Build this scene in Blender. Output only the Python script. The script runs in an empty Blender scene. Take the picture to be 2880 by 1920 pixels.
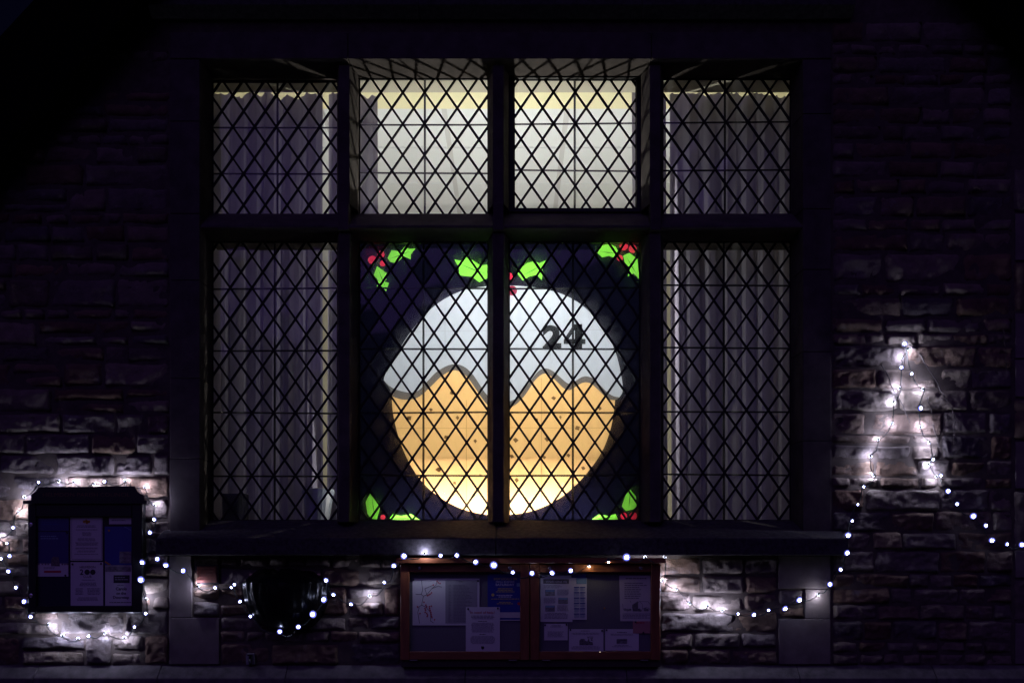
import bpy, bmesh, math, random
from mathutils import Vector, noise, Matrix
random.seed(24)
PI = math.pi
# ------------------------------------------------------------------ camera, sky, exposure
SC = bpy.context.scene
C = SC.collection
D, S, HZ, CX, CAMZ = 6.5, 435.0, 1594.0, 1440.0, 1.6     # metres to wall, photo px per metre there, horizon row, centre column
cam_d = bpy.data.cameras.new('camera'); cam = bpy.data.objects.new('camera', cam_d); C.objects.link(cam)
cam.location = (0, -D, CAMZ); cam.rotation_euler = (PI/2, 0, 0)
cam_d.sensor_width = 36.0; cam_d.lens = 36.0 * D / (2880.0 / S); cam_d.shift_y = (HZ - 960.0) / 2880.0
cam_d.clip_start = 0.05; cam_d.clip_end = 2000
SC.camera = cam
W = bpy.data.worlds.new('World'); SC.world = W; W.use_nodes = True
nt = W.node_tree; bg = nt.nodes['Background']
sky = nt.nodes.new('ShaderNodeTexSky'); sky.sky_type = 'NISHITA'; sky.sun_disc = False
sky.sun_elevation = math.radians(-4.0); sky.sun_rotation = math.radians(200); sky.air_density = 1.0; sky.dust_density = 0.3; sky.ozone_density = 3.0
tint = nt.nodes.new('ShaderNodeMix'); tint.data_type = 'RGBA'; tint.blend_type = 'MULTIPLY'; tint.inputs[0].default_value = 1.0
nt.links.new(sky.outputs[0], tint.inputs[6]); tint.inputs[7].default_value = (0.85, 0.75, 1.0, 1)
nt.links.new(tint.outputs[2], bg.inputs[0]); bg.inputs[1].default_value = 0.24
sun_d = bpy.data.lights.new('street_dusk_fill', 'SUN'); sun = bpy.data.objects.new('street_dusk_fill', sun_d); C.objects.link(sun)
sun_d.energy = 0.31; sun_d.angle = math.radians(50); sun_d.color = (0.36, 0.19, 1.0)          # soft violet lamp standing in for street lights and dusk behind the camera
sun.rotation_euler = (math.radians(52), 0, math.radians(-14))
SC.view_settings.view_transform = 'Standard'; SC.view_settings.look = 'None'; SC.view_settings.exposure = 0.0; SC.view_settings.gamma = 1.0
SC.view_settings.use_curve_mapping = False
cy = SC.cycles
cy.use_denoising = True; cy.max_bounces = 10; cy.diffuse_bounces = 4; cy.glossy_bounces = 3; cy.transmission_bounces = 6; cy.transparent_max_bounces = 16
cy.caustics_reflective = False; cy.caustics_refractive = False; cy.sample_clamp_indirect = 4.0; cy.use_light_tree = True

# ------------------------------------------------------------------ helpers
def K(y): return (D + y) / D
def P(px, py, y=0.0):
    k = K(y); return Vector(((px - CX) / S * k, y, CAMZ + (HZ - py) / S * k))
def PX(px, y=0.0): return (px - CX) / S * K(y)
def PZ(py, y=0.0): return CAMZ + (HZ - py) / S * K(y)

def tag(o, label=None, cat=None, group=None, kind=None):
    if label: o['label'] = label
    if cat: o['category'] = cat
    if group: o['group'] = group
    if kind: o['kind'] = kind
    return o
def wloc(o):
    v = Vector(o.location)
    while o.parent: o = o.parent; v += Vector(o.location)
    return v
def place(name, me, loc, parent=None):
    o = bpy.data.objects.new(name, me); C.objects.link(o)
    if parent: o.parent = parent; o.location = Vector(loc) - wloc(parent)
    else: o.location = loc
    return o
def thing(name, loc, label, cat, group=None):
    o = bpy.data.objects.new(name, None); C.objects.link(o); o.location = loc; o.empty_display_size = 0.05
    return tag(o, label, cat, group)

class MB:
    def __init__(s): s.v = []; s.f = []; s.m = []; s.mi = 0
    def add(s, vs, fs):
        n = len(s.v); s.v += [Vector(v) for v in vs]
        for f in fs: s.f.append([i + n for i in f]); s.m.append(s.mi)
        return s
    def box(s, a, b):
        x0, x1 = sorted((a[0], b[0])); y0, y1 = sorted((a[1], b[1])); z0, z1 = sorted((a[2], b[2]))
        return s.add([(x0,y0,z0),(x1,y0,z0),(x1,y1,z0),(x0,y1,z0),(x0,y0,z1),(x1,y0,z1),(x1,y1,z1),(x0,y1,z1)],
                     [(0,3,2,1),(4,5,6,7),(0,1,5,4),(1,2,6,5),(2,3,7,6),(3,0,4,7)])
    def pbox(s, px0, py0, px1, py1, yf, yb):          # a box whose front face fills those photo columns/rows at its own depth yf
        return s.box((PX(px0, yf), yf, PZ(py0, yf)), (PX(px1, yf), yb, PZ(py1, yf)))
    def prism(s, pts, d):                             # polygon (3D points) swept along vector d
        n = len(pts); d = Vector(d); pts = [Vector(p) for p in pts]
        vs = pts + [p + d for p in pts]
        return s.add(vs, [list(range(n))[::-1], list(range(n, 2*n))] + [(i, (i+1) % n, n + (i+1) % n, n + i) for i in range(n)])
    def poly(s, pts): return s.add(pts, [list(range(len(pts)))])
    def bar(s, a, b, w, t):                           # flat bar in the XZ plane
        a, b = Vector(a), Vector(b); d = (b - a).normalized(); n = Vector((-d.z, 0, d.x)) * (w/2); y = Vector((0, t/2, 0))
        vs = [a+n-y, a-n-y, b-n-y, b+n-y, a+n+y, a-n+y, b-n+y, b+n+y]
        return s.add(vs, [(0,1,2,3),(4,7,6,5),(0,4,5,1),(1,5,6,2),(2,6,7,3),(3,7,4,0)])
    def tube(s, pts, r, n=6):
        pts = [Vector(p) for p in pts]; m = len(pts); base = len(s.v)
        for i, p in enumerate(pts):
            d = (pts[min(i+1, m-1)] - pts[max(i-1, 0)])
            d = d.normalized() if d.length > 1e-9 else Vector((0,0,1))
            u = d.cross(Vector((0.13, 1, 0.07))); u = u.normalized() if u.length > 1e-6 else Vector((1,0,0)); w = d.cross(u)
            rr = r[i] if isinstance(r, (list, tuple)) else r
            for k in range(n):
                a = 2*PI*k/n; s.v.append(p + (u*math.cos(a) + w*math.sin(a))*rr)
        for i in range(m-1):
            for k in range(n):
                a0 = base+i*n+k; a1 = base+i*n+(k+1) % n
                s.f.append([a0, a1, a1+n, a0+n]); s.m.append(s.mi)
        s.f.append([base+k for k in range(n)][::-1]); s.m.append(s.mi)
        s.f.append([base+(m-1)*n+k for k in range(n)]); s.m.append(s.mi)
        return s
    def lathe(s, c, prof, axis=(0,0,1), n=10):        # prof: list of (radius, offset along axis)
        c = Vector(c); ax = Vector(axis).normalized(); u = ax.orthogonal().normalized(); w = ax.cross(u); base = len(s.v); m = len(prof)
        for r, t in prof:
            for k in range(n):
                a = 2*PI*k/n; s.v.append(c + ax*t + (u*math.cos(a)+w*math.sin(a))*max(r, 1e-5))
        for i in range(m-1):
            for k in range(n):
                a0 = base+i*n+k; a1 = base+i*n+(k+1) % n
                s.f.append([a0, a1, a1+n, a0+n]); s.m.append(s.mi)
        s.f.append([base+k for k in range(n)][::-1]); s.m.append(s.mi)
        s.f.append([base+(m-1)*n+k for k in range(n)]); s.m.append(s.mi)
        return s
    def mesh(s, name, mats, loc, smooth=False):
        me = bpy.data.meshes.new(name)
        me.from_pydata([tuple(v - loc) for v in s.v], [], s.f)
        for m in (mats if isinstance(mats, (list, tuple)) else [mats]): me.materials.append(m)
        for p, mi in zip(me.polygons, s.m): p.material_index = mi; p.use_smooth = smooth
        me.update(); return me
    def build(s, name, mats, parent=None, smooth=False, bevel=0, loc=None):
        if loc is None:
            lo = Vector((min(v.x for v in s.v), min(v.y for v in s.v), min(v.z for v in s.v)))
            hi = Vector((max(v.x for v in s.v), max(v.y for v in s.v), max(v.z for v in s.v)))
            loc = (lo + hi)/2; 
            if parent is None: loc.z = lo.z
        me = s.mesh(name, mats, loc, smooth)
        bm = bmesh.new(); bm.from_mesh(me); bmesh.ops.recalc_face_normals(bm, faces=bm.faces)
        if bevel: bmesh.ops.bevel(bm, geom=list(bm.edges), offset=bevel, segments=1, affect='EDGES', clamp_overlap=True)
        bm.to_mesh(me); bm.free()
        return place(name, me, loc, parent)

def fill(loops, y, thick, pxy=True):                  # filled outline with holes, as a sheet of real thickness in the XZ plane at depth y
    cu = bpy.data.curves.new('outline', 'CURVE'); cu.dimensions = '2D'; cu.fill_mode = 'FRONT' if thick == 0 else 'BOTH'; cu.extrude = thick/2
    for lp in loops:
        sp = cu.splines.new('POLY'); sp.points.add(len(lp)-1); sp.use_cyclic_u = True
        for q, (a, b) in zip(sp.points, lp):
            v = P(a, b, y) if pxy else Vector((a, 0, b)); q.co = (v.x, v.z, 0, 1)
    ob = bpy.data.objects.new('outline', cu); C.objects.link(ob)
    me = bpy.data.meshes.new_from_object(ob.evaluated_get(bpy.context.evaluated_depsgraph_get()))
    mb = MB(); mb.add([(v.co.x, y - v.co.z, v.co.y) for v in me.vertices], [list(p.vertices) for p in me.polygons])
    bpy.data.objects.remove(ob); bpy.data.curves.remove(cu); bpy.data.meshes.remove(me)
    return mb
_tc = {}
def text_geo(s, bold=0.0):
    key = (s, bold)
    if key not in _tc:
        cu = bpy.data.curves.new('t', 'FONT'); cu.body = s; cu.size = 1; cu.offset = bold; cu.resolution_u = 3
        ob = bpy.data.objects.new('t', cu); C.objects.link(ob)
        me = bpy.data.meshes.new_from_object(ob.evaluated_get(bpy.context.evaluated_depsgraph_get()))
        vs = [(v.co.x, v.co.y) for v in me.vertices]; fs = [list(p.vertices) for p in me.polygons]
        bpy.data.objects.remove(ob); bpy.data.curves.remove(cu); bpy.data.meshes.remove(me)
        _tc[key] = (vs, fs)
    return _tc[key]
def text(mb, s, px0, py0, px1, py1, y, bold=0.0):     # lettering stretched into that rectangle of the sheet
    vs, fs = text_geo(s, bold)
    x0 = min(v[0] for v in vs); x1 = max(v[0] for v in vs); y0 = min(v[1] for v in vs); y1 = max(v[1] for v in vs)
    mb.add([P(px0 + (v[0]-x0)/(x1-x0)*(px1-px0), py1 + (v[1]-y0)/(y1-y0)*(py0-py1), y) for v in vs], fs)
    return mb

# ------------------------------------------------------------------ materials
def mat(name, col, rough=0.6, metal=0.0, spec=0.5, noise_amt=0.0, scale=20, bump=0.0, bump_scale=60, col2=None, coat=0.0, stretch=None):
    m = bpy.data.materials.new(name); m.use_nodes = True; t = m.node_tree; b = t.nodes['Principled BSDF']
    b.inputs['Base Color'].default_value = (*col, 1); b.inputs['Roughness'].default_value = rough; b.inputs['Metallic'].default_value = metal
    b.inputs['Specular IOR Level'].default_value = spec; b.inputs['Coat Weight'].default_value = coat
    g = t.nodes.new('ShaderNodeNewGeometry'); src = g.outputs['Position']
    if stretch:
        mp = t.nodes.new('ShaderNodeMapping'); mp.inputs['Scale'].default_value = stretch; t.links.new(src, mp.inputs[0]); src = mp.outputs[0]
    if noise_amt or col2:
        n = t.nodes.new('ShaderNodeTexNoise'); n.inputs['Scale'].default_value = scale; n.inputs['Detail'].default_value = 6; n.inputs['Roughness'].default_value = 0.65
        t.links.new(src, n.inputs['Vector'])
        r = t.nodes.new('ShaderNodeValToRGB'); r.color_ramp.elements[0].position = 0.3; r.color_ramp.elements[1].position = 0.7
        c2 = col2 or tuple(c*(1-noise_amt) for c in col)
        r.color_ramp.elements[0].color = (*c2, 1); r.color_ramp.elements[1].color = (*col, 1)
        t.links.new(n.outputs['Fac'], r.inputs[0]); t.links.new(r.outputs[0], b.inputs['Base Color'])
    if bump:
        n2 = t.nodes.new('ShaderNodeTexNoise'); n2.inputs['Scale'].default_value = bump_scale; n2.inputs['Detail'].default_value = 8; n2.inputs['Roughness'].default_value = 0.7
        t.links.new(src, n2.inputs['Vector'])
        bp = t.nodes.new('ShaderNodeBump'); bp.inputs['Strength'].default_value = min(1, bump*10); bp.inputs['Distance'].default_value = bump*0.1 if bump > 0.1 else bump
        t.links.new(n2.outputs['Fac'], bp.inputs['Height']); t.links.new(bp.outputs[0], b.inputs['Normal'])
    return m
def rubble_mat():
    m = bpy.data.materials.new('rubble_stone'); m.use_nodes = True; t = m.node_tree; b = t.nodes['Principled BSDF']; L = t.links
    b.inputs['Roughness'].default_value = 0.9; b.inputs['Specular IOR Level'].default_value = 0.25
    oi = t.nodes.new('ShaderNodeObjectInfo'); r = t.nodes.new('ShaderNodeValToRGB'); e = r.color_ramp.elements
    e[0].position = 0.0; e[0].color = (0.125, 0.075, 0.050, 1); e[1].position = 1.0; e[1].color = (0.19, 0.170, 0.145, 1)
    for p, c in ((0.2, (0.155, 0.110, 0.075)), (0.4, (0.095, 0.085, 0.085)), (0.55, (0.22, 0.185, 0.14)), (0.72, (0.14, 0.12, 0.112)), (0.86, (0.175, 0.115, 0.075))):
        k = e.new(p); k.color = (*c, 1)
    L.new(oi.outputs['Random'], r.inputs[0])
    g = t.nodes.new('ShaderNodeNewGeometry')
    mp = t.nodes.new('ShaderNodeMapping'); mp.inputs['Scale'].default_value = (1, 1, 1.1); L.new(g.outputs['Position'], mp.inputs[0])
    n = t.nodes.new('ShaderNodeTexNoise'); n.inputs['Scale'].default_value = 11; n.inputs['Detail'].default_value = 9; n.inputs['Roughness'].default_value = 0.68
    L.new(mp.outputs[0], n.inputs['Vector'])
    r2 = t.nodes.new('ShaderNodeValToRGB'); r2.color_ramp.elements[0].position = 0.3; r2.color_ramp.elements[0].color = (0.50, 0.47, 0.46, 1)
    r2.color_ramp.elements[1].position = 0.7; r2.color_ramp.elements[1].color = (0.95, 0.93, 0.90, 1); L.new(n.outputs['Fac'], r2.inputs[0])
    mx = t.nodes.new('ShaderNodeMix'); mx.data_type = 'RGBA'; mx.blend_type = 'MULTIPLY'; mx.inputs[0].default_value = 1
    L.new(r.outputs[0], mx.inputs[6]); L.new(r2.outputs[0], mx.inputs[7])
    # lichen patches, pale grey
    n3 = t.nodes.new('ShaderNodeTexNoise'); n3.inputs['Scale'].default_value = 5.5; n3.inputs['Detail'].default_value = 10; n3.inputs['Roughness'].default_value = 0.75; L.new(g.outputs['Position'], n3.inputs['Vector'])
    r3 = t.nodes.new('ShaderNodeValToRGB'); r3.color_ramp.elements[0].position = 0.56; r3.color_ramp.elements[0].color = (0,0,0,1); r3.color_ramp.elements[1].position = 0.68; r3.color_ramp.elements[1].color = (0.55,0.55,0.55,1); L.new(n3.outputs['Fac'], r3.inputs[0])
    mx2 = t.nodes.new('ShaderNodeMix'); mx2.data_type = 'RGBA'; L.new(r3.outputs[0], mx2.inputs[0]); L.new(mx.outputs[2], mx2.inputs[6]); mx2.inputs[7].default_value = (0.20, 0.19, 0.18, 1)
    L.new(mx2.outputs[2], b.inputs['Base Color'])
    n4 = t.nodes.new('ShaderNodeTexNoise'); n4.inputs['Scale'].default_value = 34; n4.inputs['Detail'].default_value = 10; n4.inputs['Roughness'].default_value = 0.72; L.new(mp.outputs[0], n4.inputs['Vector'])
    bp = t.nodes.new('ShaderNodeBump'); bp.inputs['Strength'].default_value = 1.0; bp.inputs['Distance'].default_value = 0.010
    n5 = t.nodes.new('ShaderNodeTexNoise'); n5.inputs['Scale'].default_value = 130; n5.inputs['Detail'].default_value = 4; n5.inputs['Roughness'].default_value = 0.8; L.new(g.outputs['Position'], n5.inputs['Vector'])
    bp0 = t.nodes.new('ShaderNodeBump'); bp0.inputs['Strength'].default_value = 0.8; bp0.inputs['Distance'].default_value = 0.006; L.new(n5.outputs['Fac'], bp0.inputs['Height']); L.new(bp0.outputs[0], bp.inputs['Normal']); L.new(n4.outputs['Fac'], bp.inputs['Height']); L.new(bp.outputs[0], b.inputs['Normal'])
    return m
def thin_glass(name, mist=0.0, gloss=0.05):
    m = bpy.data.materials.new(name); m.use_nodes = True; t = m.node_tree; L = t.links; t.nodes.remove(t.nodes['Principled BSDF'])
    out = t.nodes['Material Output']; tr = t.nodes.new('ShaderNodeBsdfTransparent'); tr.inputs[0].default_value = (0.93, 0.95, 0.93, 1)
    gl = t.nodes.new('ShaderNodeBsdfGlossy'); gl.inputs['Roughness'].default_value = 0.03
    base = tr.outputs[0]
    if mist:
        rf = t.nodes.new('ShaderNodeBsdfTranslucent'); rf.inputs[0].default_value = (0.95, 0.95, 0.95, 1)
        g = t.nodes.new('ShaderNodeNewGeometry'); mp = t.nodes.new('ShaderNodeMapping'); mp.inputs['Scale'].default_value = (1, 1, 0.35); L.new(g.outputs['Position'], mp.inputs[0])
        n = t.nodes.new('ShaderNodeTexNoise'); n.inputs['Scale'].default_value = 14; n.inputs['Detail'].default_value = 7; L.new(mp.outputs[0], n.inputs['Vector'])
        mr = t.nodes.new('ShaderNodeMapRange'); mr.inputs[1].default_value = 0.3; mr.inputs[2].default_value = 0.7; mr.inputs[3].default_value = mist*0.6; mr.inputs[4].default_value = mist*1.4
        L.new(n.outputs['Fac'], mr.inputs[0])
        mx = t.nodes.new('ShaderNodeMixShader'); L.new(mr.outputs[0], mx.inputs[0]); L.new(tr.outputs[0], mx.inputs[1]); L.new(rf.outputs[0], mx.inputs[2]); base = mx.outputs[0]
    lw = t.nodes.new('ShaderNodeFresnel'); lw.inputs['IOR'].default_value = 1.45
    mx = t.nodes.new('ShaderNodeMixShader'); L.new(lw.outputs[0], mx.inputs[0]); L.new(base, mx.inputs[1]); L.new(gl.outputs[0], mx.inputs[2])
    L.new(mx.outputs[0], out.inputs[0]); return m
def tissue(name, col, trans=0.6, tcol=None, wrinkle=0.0):
    m = bpy.data.materials.new(name); m.use_nodes = True; t = m.node_tree; L = t.links; t.nodes.remove(t.nodes['Principled BSDF'])
    out = t.nodes['Material Output']; d = t.nodes.new('ShaderNodeBsdfDiffuse'); s = t.nodes.new('ShaderNodeBsdfTranslucent'); mx = t.nodes.new('ShaderNodeMixShader')
    d.inputs[0].default_value = (*col, 1); s.inputs[0].default_value = (*(tcol or col), 1); mx.inputs[0].default_value = trans
    L.new(d.outputs[0], mx.inputs[1]); L.new(s.outputs[0], mx.inputs[2]); L.new(mx.outputs[0], out.inputs[0])
    if wrinkle:
        g = t.nodes.new('ShaderNodeNewGeometry'); n = t.nodes.new('ShaderNodeTexNoise'); n.inputs['Scale'].default_value = 4.5; n.inputs['Detail'].default_value = 5; n.inputs['Distortion'].default_value = 2.4
        L.new(g.outputs['Position'], n.inputs['Vector']); bp = t.nodes.new('ShaderNodeBump'); bp.inputs['Strength'].default_value = 0.5; bp.inputs['Distance'].default_value = wrinkle
        L.new(n.outputs['Fac'], bp.inputs['Height']); L.new(bp.outputs[0], d.inputs['Normal']); L.new(bp.outputs[0], s.inputs['Normal'])
        r = t.nodes.new('ShaderNodeMapRange'); r.inputs[3].default_value = 0.93; r.inputs[4].default_value = 1.05; L.new(n.outputs['Fac'], r.inputs[0])
        mm = t.nodes.new('ShaderNodeMix'); mm.data_type = 'RGBA'; mm.blend_type = 'MULTIPLY'; mm.inputs[0].default_value = 1; mm.inputs[6].default_value = (*(tcol or col), 1); L.new(r.outputs[0], mm.inputs[7]); L.new(mm.outputs[2], s.inputs[0])
    return m
def glow(name, col, strength):
    m = bpy.data.materials.new(name); m.use_nodes = True; t = m.node_tree; t.nodes.remove(t.nodes['Principled BSDF'])
    e = t.nodes.new('ShaderNodeEmission'); e.inputs[0].default_value = (*col, 1); e.inputs[1].default_value = strength
    t.links.new(e.outputs[0], t.nodes['Material Output'].inputs[0]); return m

M = dict(
    rubble=rubble_mat(),
    mortar=mat('lime_mortar', (0.085, 0.068, 0.055), 0.95, spec=0.2, noise_amt=0.5, scale=14, bump=0.012, bump_scale=45),
    ashlar=mat('dressed_limestone', (0.15, 0.125, 0.115), 0.88, spec=0.25, noise_amt=0.38, scale=9, bump=0.003, bump_scale=160),
    shade_ashlar=mat('shade_toned_limestone', (0.075, 0.062, 0.058), 0.9, spec=0.2, noise_amt=0.55, scale=7, bump=0.004, bump_scale=120),  # darker copy of the ashlar, the upper surround's shade put into its colour
    sill=mat('weathered_sill_stone', (0.060, 0.054, 0.055), 0.9, spec=0.2, col2=(0.016, 0.015, 0.016), scale=34, bump=0.006, bump_scale=70),
    plinth=mat('plinth_stone', (0.12, 0.108, 0.105), 0.9, spec=0.25, noise_amt=0.6, scale=16, bump=0.006, bump_scale=70),
    lead=mat('lead_came', (0.008, 0.008, 0.009), 0.7, metal=0.0, spec=0.2),
    iron=mat('black_iron', (0.006, 0.006, 0.007), 0.6, spec=0.3),
    glass=thin_glass('window_glass', 0.04), mist=thin_glass('misted_glass', 0.15), case_glass=thin_glass('case_glass'),
    plaster=mat('cream_plaster', (0.48, 0.45, 0.36), 0.9, noise_amt=0.06, scale=3),
    ceiling=mat('white_ceiling_board', (0.72, 0.76, 0.78), 0.9, noise_amt=0.04, scale=4),
    batten=mat('grey_batten', (0.55, 0.56, 0.56), 0.8),
    yellow=mat('yellow_beam_paint', (0.78, 0.74, 0.46), 0.85),
    floor=mat('floor_boards', (0.25, 0.15, 0.08), 0.6, noise_amt=0.4, scale=6),
    rail=mat('green_grey_rail', (0.42, 0.50, 0.47), 0.35),
    curtain=tissue('net_curtain', (0.66, 0.61, 0.80), 0.40, (0.092, 0.088, 0.108)),
    navy=tissue('navy_sheet', (0.010, 0.010, 0.035), 0.5, (0.0022, 0.0022, 0.0075), 0.004),
    icing=tissue('white_tissue', (0.62, 0.66, 0.74), 0.55, (0.57, 0.63, 0.755), 0.006),
    band=tissue('grey_overlap_tissue', (0.12, 0.12, 0.13), 0.6, (0.12, 0.12, 0.125)),
    sponge=tissue('amber_tissue', (0.6, 0.40, 0.16), 0.68, (0.92, 0.575, 0.245), 0.0015),
    seam=tissue('amber_paper_overlap', (0.5, 0.34, 0.14), 0.62, (0.52, 0.34, 0.15)), seam_white=tissue('white_paper_overlap', (0.5, 0.5, 0.55), 0.5, (0.42, 0.45, 0.52)),
    raisin=tissue('brown_paper_scrap', (0.2, 0.12, 0.06), 0.5, (0.12, 0.08, 0.045)),
    holly=tissue('green_tissue', (0.06, 0.30, 0.05), 0.6, (0.22, 0.72, 0.07)),
    vein=mat('dark_vein_card', (0.01, 0.03, 0.01), 0.9), berry=tissue('red_tissue', (0.40, 0.02, 0.05), 0.6, (0.62, 0.025, 0.07)),
    digit=mat('black_card', (0.010, 0.012, 0.014), 0.8),
    wood=mat('varnished_oak', (0.21, 0.075, 0.026), 0.42, spec=0.4, col2=(0.11, 0.035, 0.012), scale=9, bump=0.002, bump_scale=30, coat=0.25, stretch=(6, 6, 1)),
    wood_h=mat('varnished_oak_rail', (0.21, 0.075, 0.026), 0.42, spec=0.4, col2=(0.11, 0.035, 0.012), scale=9, bump=0.002, bump_scale=30, coat=0.25, stretch=(1, 6, 6)),
    dark_wood=mat('dark_stained_wood', (0.03, 0.018, 0.012), 0.6, noise_amt=0.4, scale=8),
    felt=mat('grey_felt_board', (0.16, 0.155, 0.17), 0.95, spec=0.1, noise_amt=0.25, scale=120),
    black=mat('black_enamel', (0.008, 0.008, 0.009), 0.3), case_back=mat('navy_baize', (0.035, 0.035, 0.055), 0.95, spec=0.1, noise_amt=0.3, scale=90),
    chrome=mat('steel', (0.55, 0.55, 0.55), 0.25, metal=1.0), gold=mat('gilt_lettering', (0.12, 0.055, 0.015), 0.5),
    paper=mat('white_paper', (0.62, 0.60, 0.60), 0.85, spec=0.3), paper2=mat('cream_paper', (0.55, 0.52, 0.50), 0.85, spec=0.3),
    greyp=mat('grey_print', (0.30, 0.29, 0.31), 0.85), bluep=mat('blue_poster', (0.015, 0.03, 0.26), 0.45), blue2=mat('deep_blue_poster', (0.02, 0.025, 0.17), 0.5),
    pink=mat('pink_card', (0.42, 0.20, 0.19), 0.9), ink=mat('black_ink', (0.03, 0.03, 0.035), 0.8), soft_ink=mat('small_print', (0.20, 0.19, 0.22), 0.85), red_ink=mat('red_ink', (0.45, 0.03, 0.05), 0.8),
    yellow_ink=mat('yellow_ink', (0.55, 0.45, 0.12), 0.7), white_ink=mat('white_ink', (0.6, 0.6, 0.65), 0.7), sky_ink=mat('photo_blue', (0.18, 0.30, 0.42), 0.8), orange_ink=mat('orange_ink', (0.45, 0.22, 0.03), 0.8),
    dark_photo=mat('photo_dark', (0.035, 0.035, 0.04), 0.7, col2=(0.2, 0.19, 0.19), scale=70), bark_photo=mat('photo_grey', (0.07, 0.07, 0.075), 0.7, col2=(0.32, 0.31, 0.31), scale=45),
    pin=mat('dark_pin', (0.02, 0.02, 0.022), 0.4), plastic=mat('black_plastic_bag', (0.003, 0.003, 0.0035), 0.26, spec=0.3, bump=0.012, bump_scale=22, stretch=(3, 3, 0.7)),
    rust=mat('rusty_vent', (0.11, 0.026, 0.012), 0.85, col2=(0.06, 0.014, 0.008), scale=40, bump=0.004, bump_scale=80), grey_metal=mat('grey_paint', (0.16, 0.16, 0.18), 0.5),
    cable=mat('dark_green_cable', (0.012, 0.018, 0.015), 0.5), stem=mat('dry_vine', (0.07, 0.055, 0.048), 0.9, noise_amt=0.4, scale=60),
    roof=mat('roof_slate', (0.004, 0.004, 0.005), 1.0, spec=0.0, noise_amt=0.4, scale=10), barge=mat('black_barge_board', (0.003, 0.003, 0.003), 1.0, spec=0.0),
    paving=mat('paving', (0.12, 0.11, 0.105), 0.9, noise_amt=0.4, scale=6, bump=0.004, bump_scale=40),
    asphalt=mat('asphalt', (0.05, 0.05, 0.052), 0.9, noise_amt=0.3, scale=40, bump=0.004, bump_scale=120),
    tag_white=mat('orange_white_tag', (0.5, 0.3, 0.22), 0.7), dim_box=mat('dark_blue_box', (0.02, 0.02, 0.04), 0.6), pale=mat('pale_blue_plastic', (0.45, 0.52, 0.62), 0.4),
    lamp_metal=mat('lamp_metal', (0.4, 0.4, 0.4), 0.4), shelf=mat('white_board', (0.6, 0.57, 0.5), 0.8),
    bulb_w=glow('led_bright', (0.64, 0.66, 1.0), 1750.0), bulb_c=glow('led_white', (0.58, 0.65, 1.0), 55.0), bulb_s=glow('led_small', (0.66, 0.70, 1.0), 60.0), bulb_m=glow('led_medium', (0.76, 0.77, 1.0), 600.0), bulb_y=glow('led_warm', (1.0, 0.82, 0.55), 160.0),
    halo_w=glow('led_halo_bright', (0.72, 0.76, 1.0), 5.0),  # bright ring on wall-facing bulbs, keeps the middle of their light patch white
    lens=glow('led_halo_glow', (0.22, 0.24, 1.0), 1.0),  # blue halo round the bulbs, made as a glowing ring
    room_bulb=glow('room_bulb', (1.0, 0.97, 0.90), 1550.0), strip=glow('strip_tube', (1.0, 0.93, 0.88), 160.0),
)
YG = 0.22      # depth of the leaded glass behind the wall face

# ------------------------------------------------------------------ ground
g = MB().box((-60, -2.6, -0.25), (60, 0.0, 0.0)).build('pavement', M['paving']); tag(g, kind='structure')
g = MB().box((-300, -300, -0.4), (300, 300, -0.13)).build('road', M['asphalt']); tag(g, kind='structure')
g = MB().box((-60, -2.75, -0.25), (60, -2.602, 0.003)).build('kerb', M['ashlar'], bevel=0.01); tag(g, kind='structure')

# ------------------------------------------------------------------ stone wall
wall = thing('stone_wall', (0, 0.2, 0), 'coursed brown rubble gable wall of rough stones around the tall leaded window', 'wall')
LX, RX, OX0, OX1, OY0, OY1 = -170, 2992, 500, 2318, 102, 1530      # corners and window opening, photo px at the wall plane
def roofL(x): return 205 + (250 - x) * 1.08
def roofR(x): return 205 + (x - 2900) * 1.08
YB = 0.40
def wallpoly(pts): return MB().prism([P(a, b, 0.005).xyz for a, b in pts], (0, YB-0.005, 0))
wallpoly([(LX, 2291), (OX0, 2291), (OX0, roofL(OX0)), (LX, roofL(LX))]).build('mortar_backing', M['mortar'], wall)
wallpoly([(OX1, 2291), (RX, 2291), (RX, roofR(RX)), (OX1, roofR(OX1))]).build('mortar_backing', M['mortar'], wall)
wallpoly([(OX0, OY0), (OX1, OY0), (OX1, roofR(OX1)), (1575, roofL(1575)), (OX0, roofL(OX0))]).build('mortar_backing', M['mortar'], wall)
wallpoly([(OX0, 2291), (OX1, 2291), (OX1, OY1), (OX0, OY1)]).build('mortar_backing', M['mortar'], wall)

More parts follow.
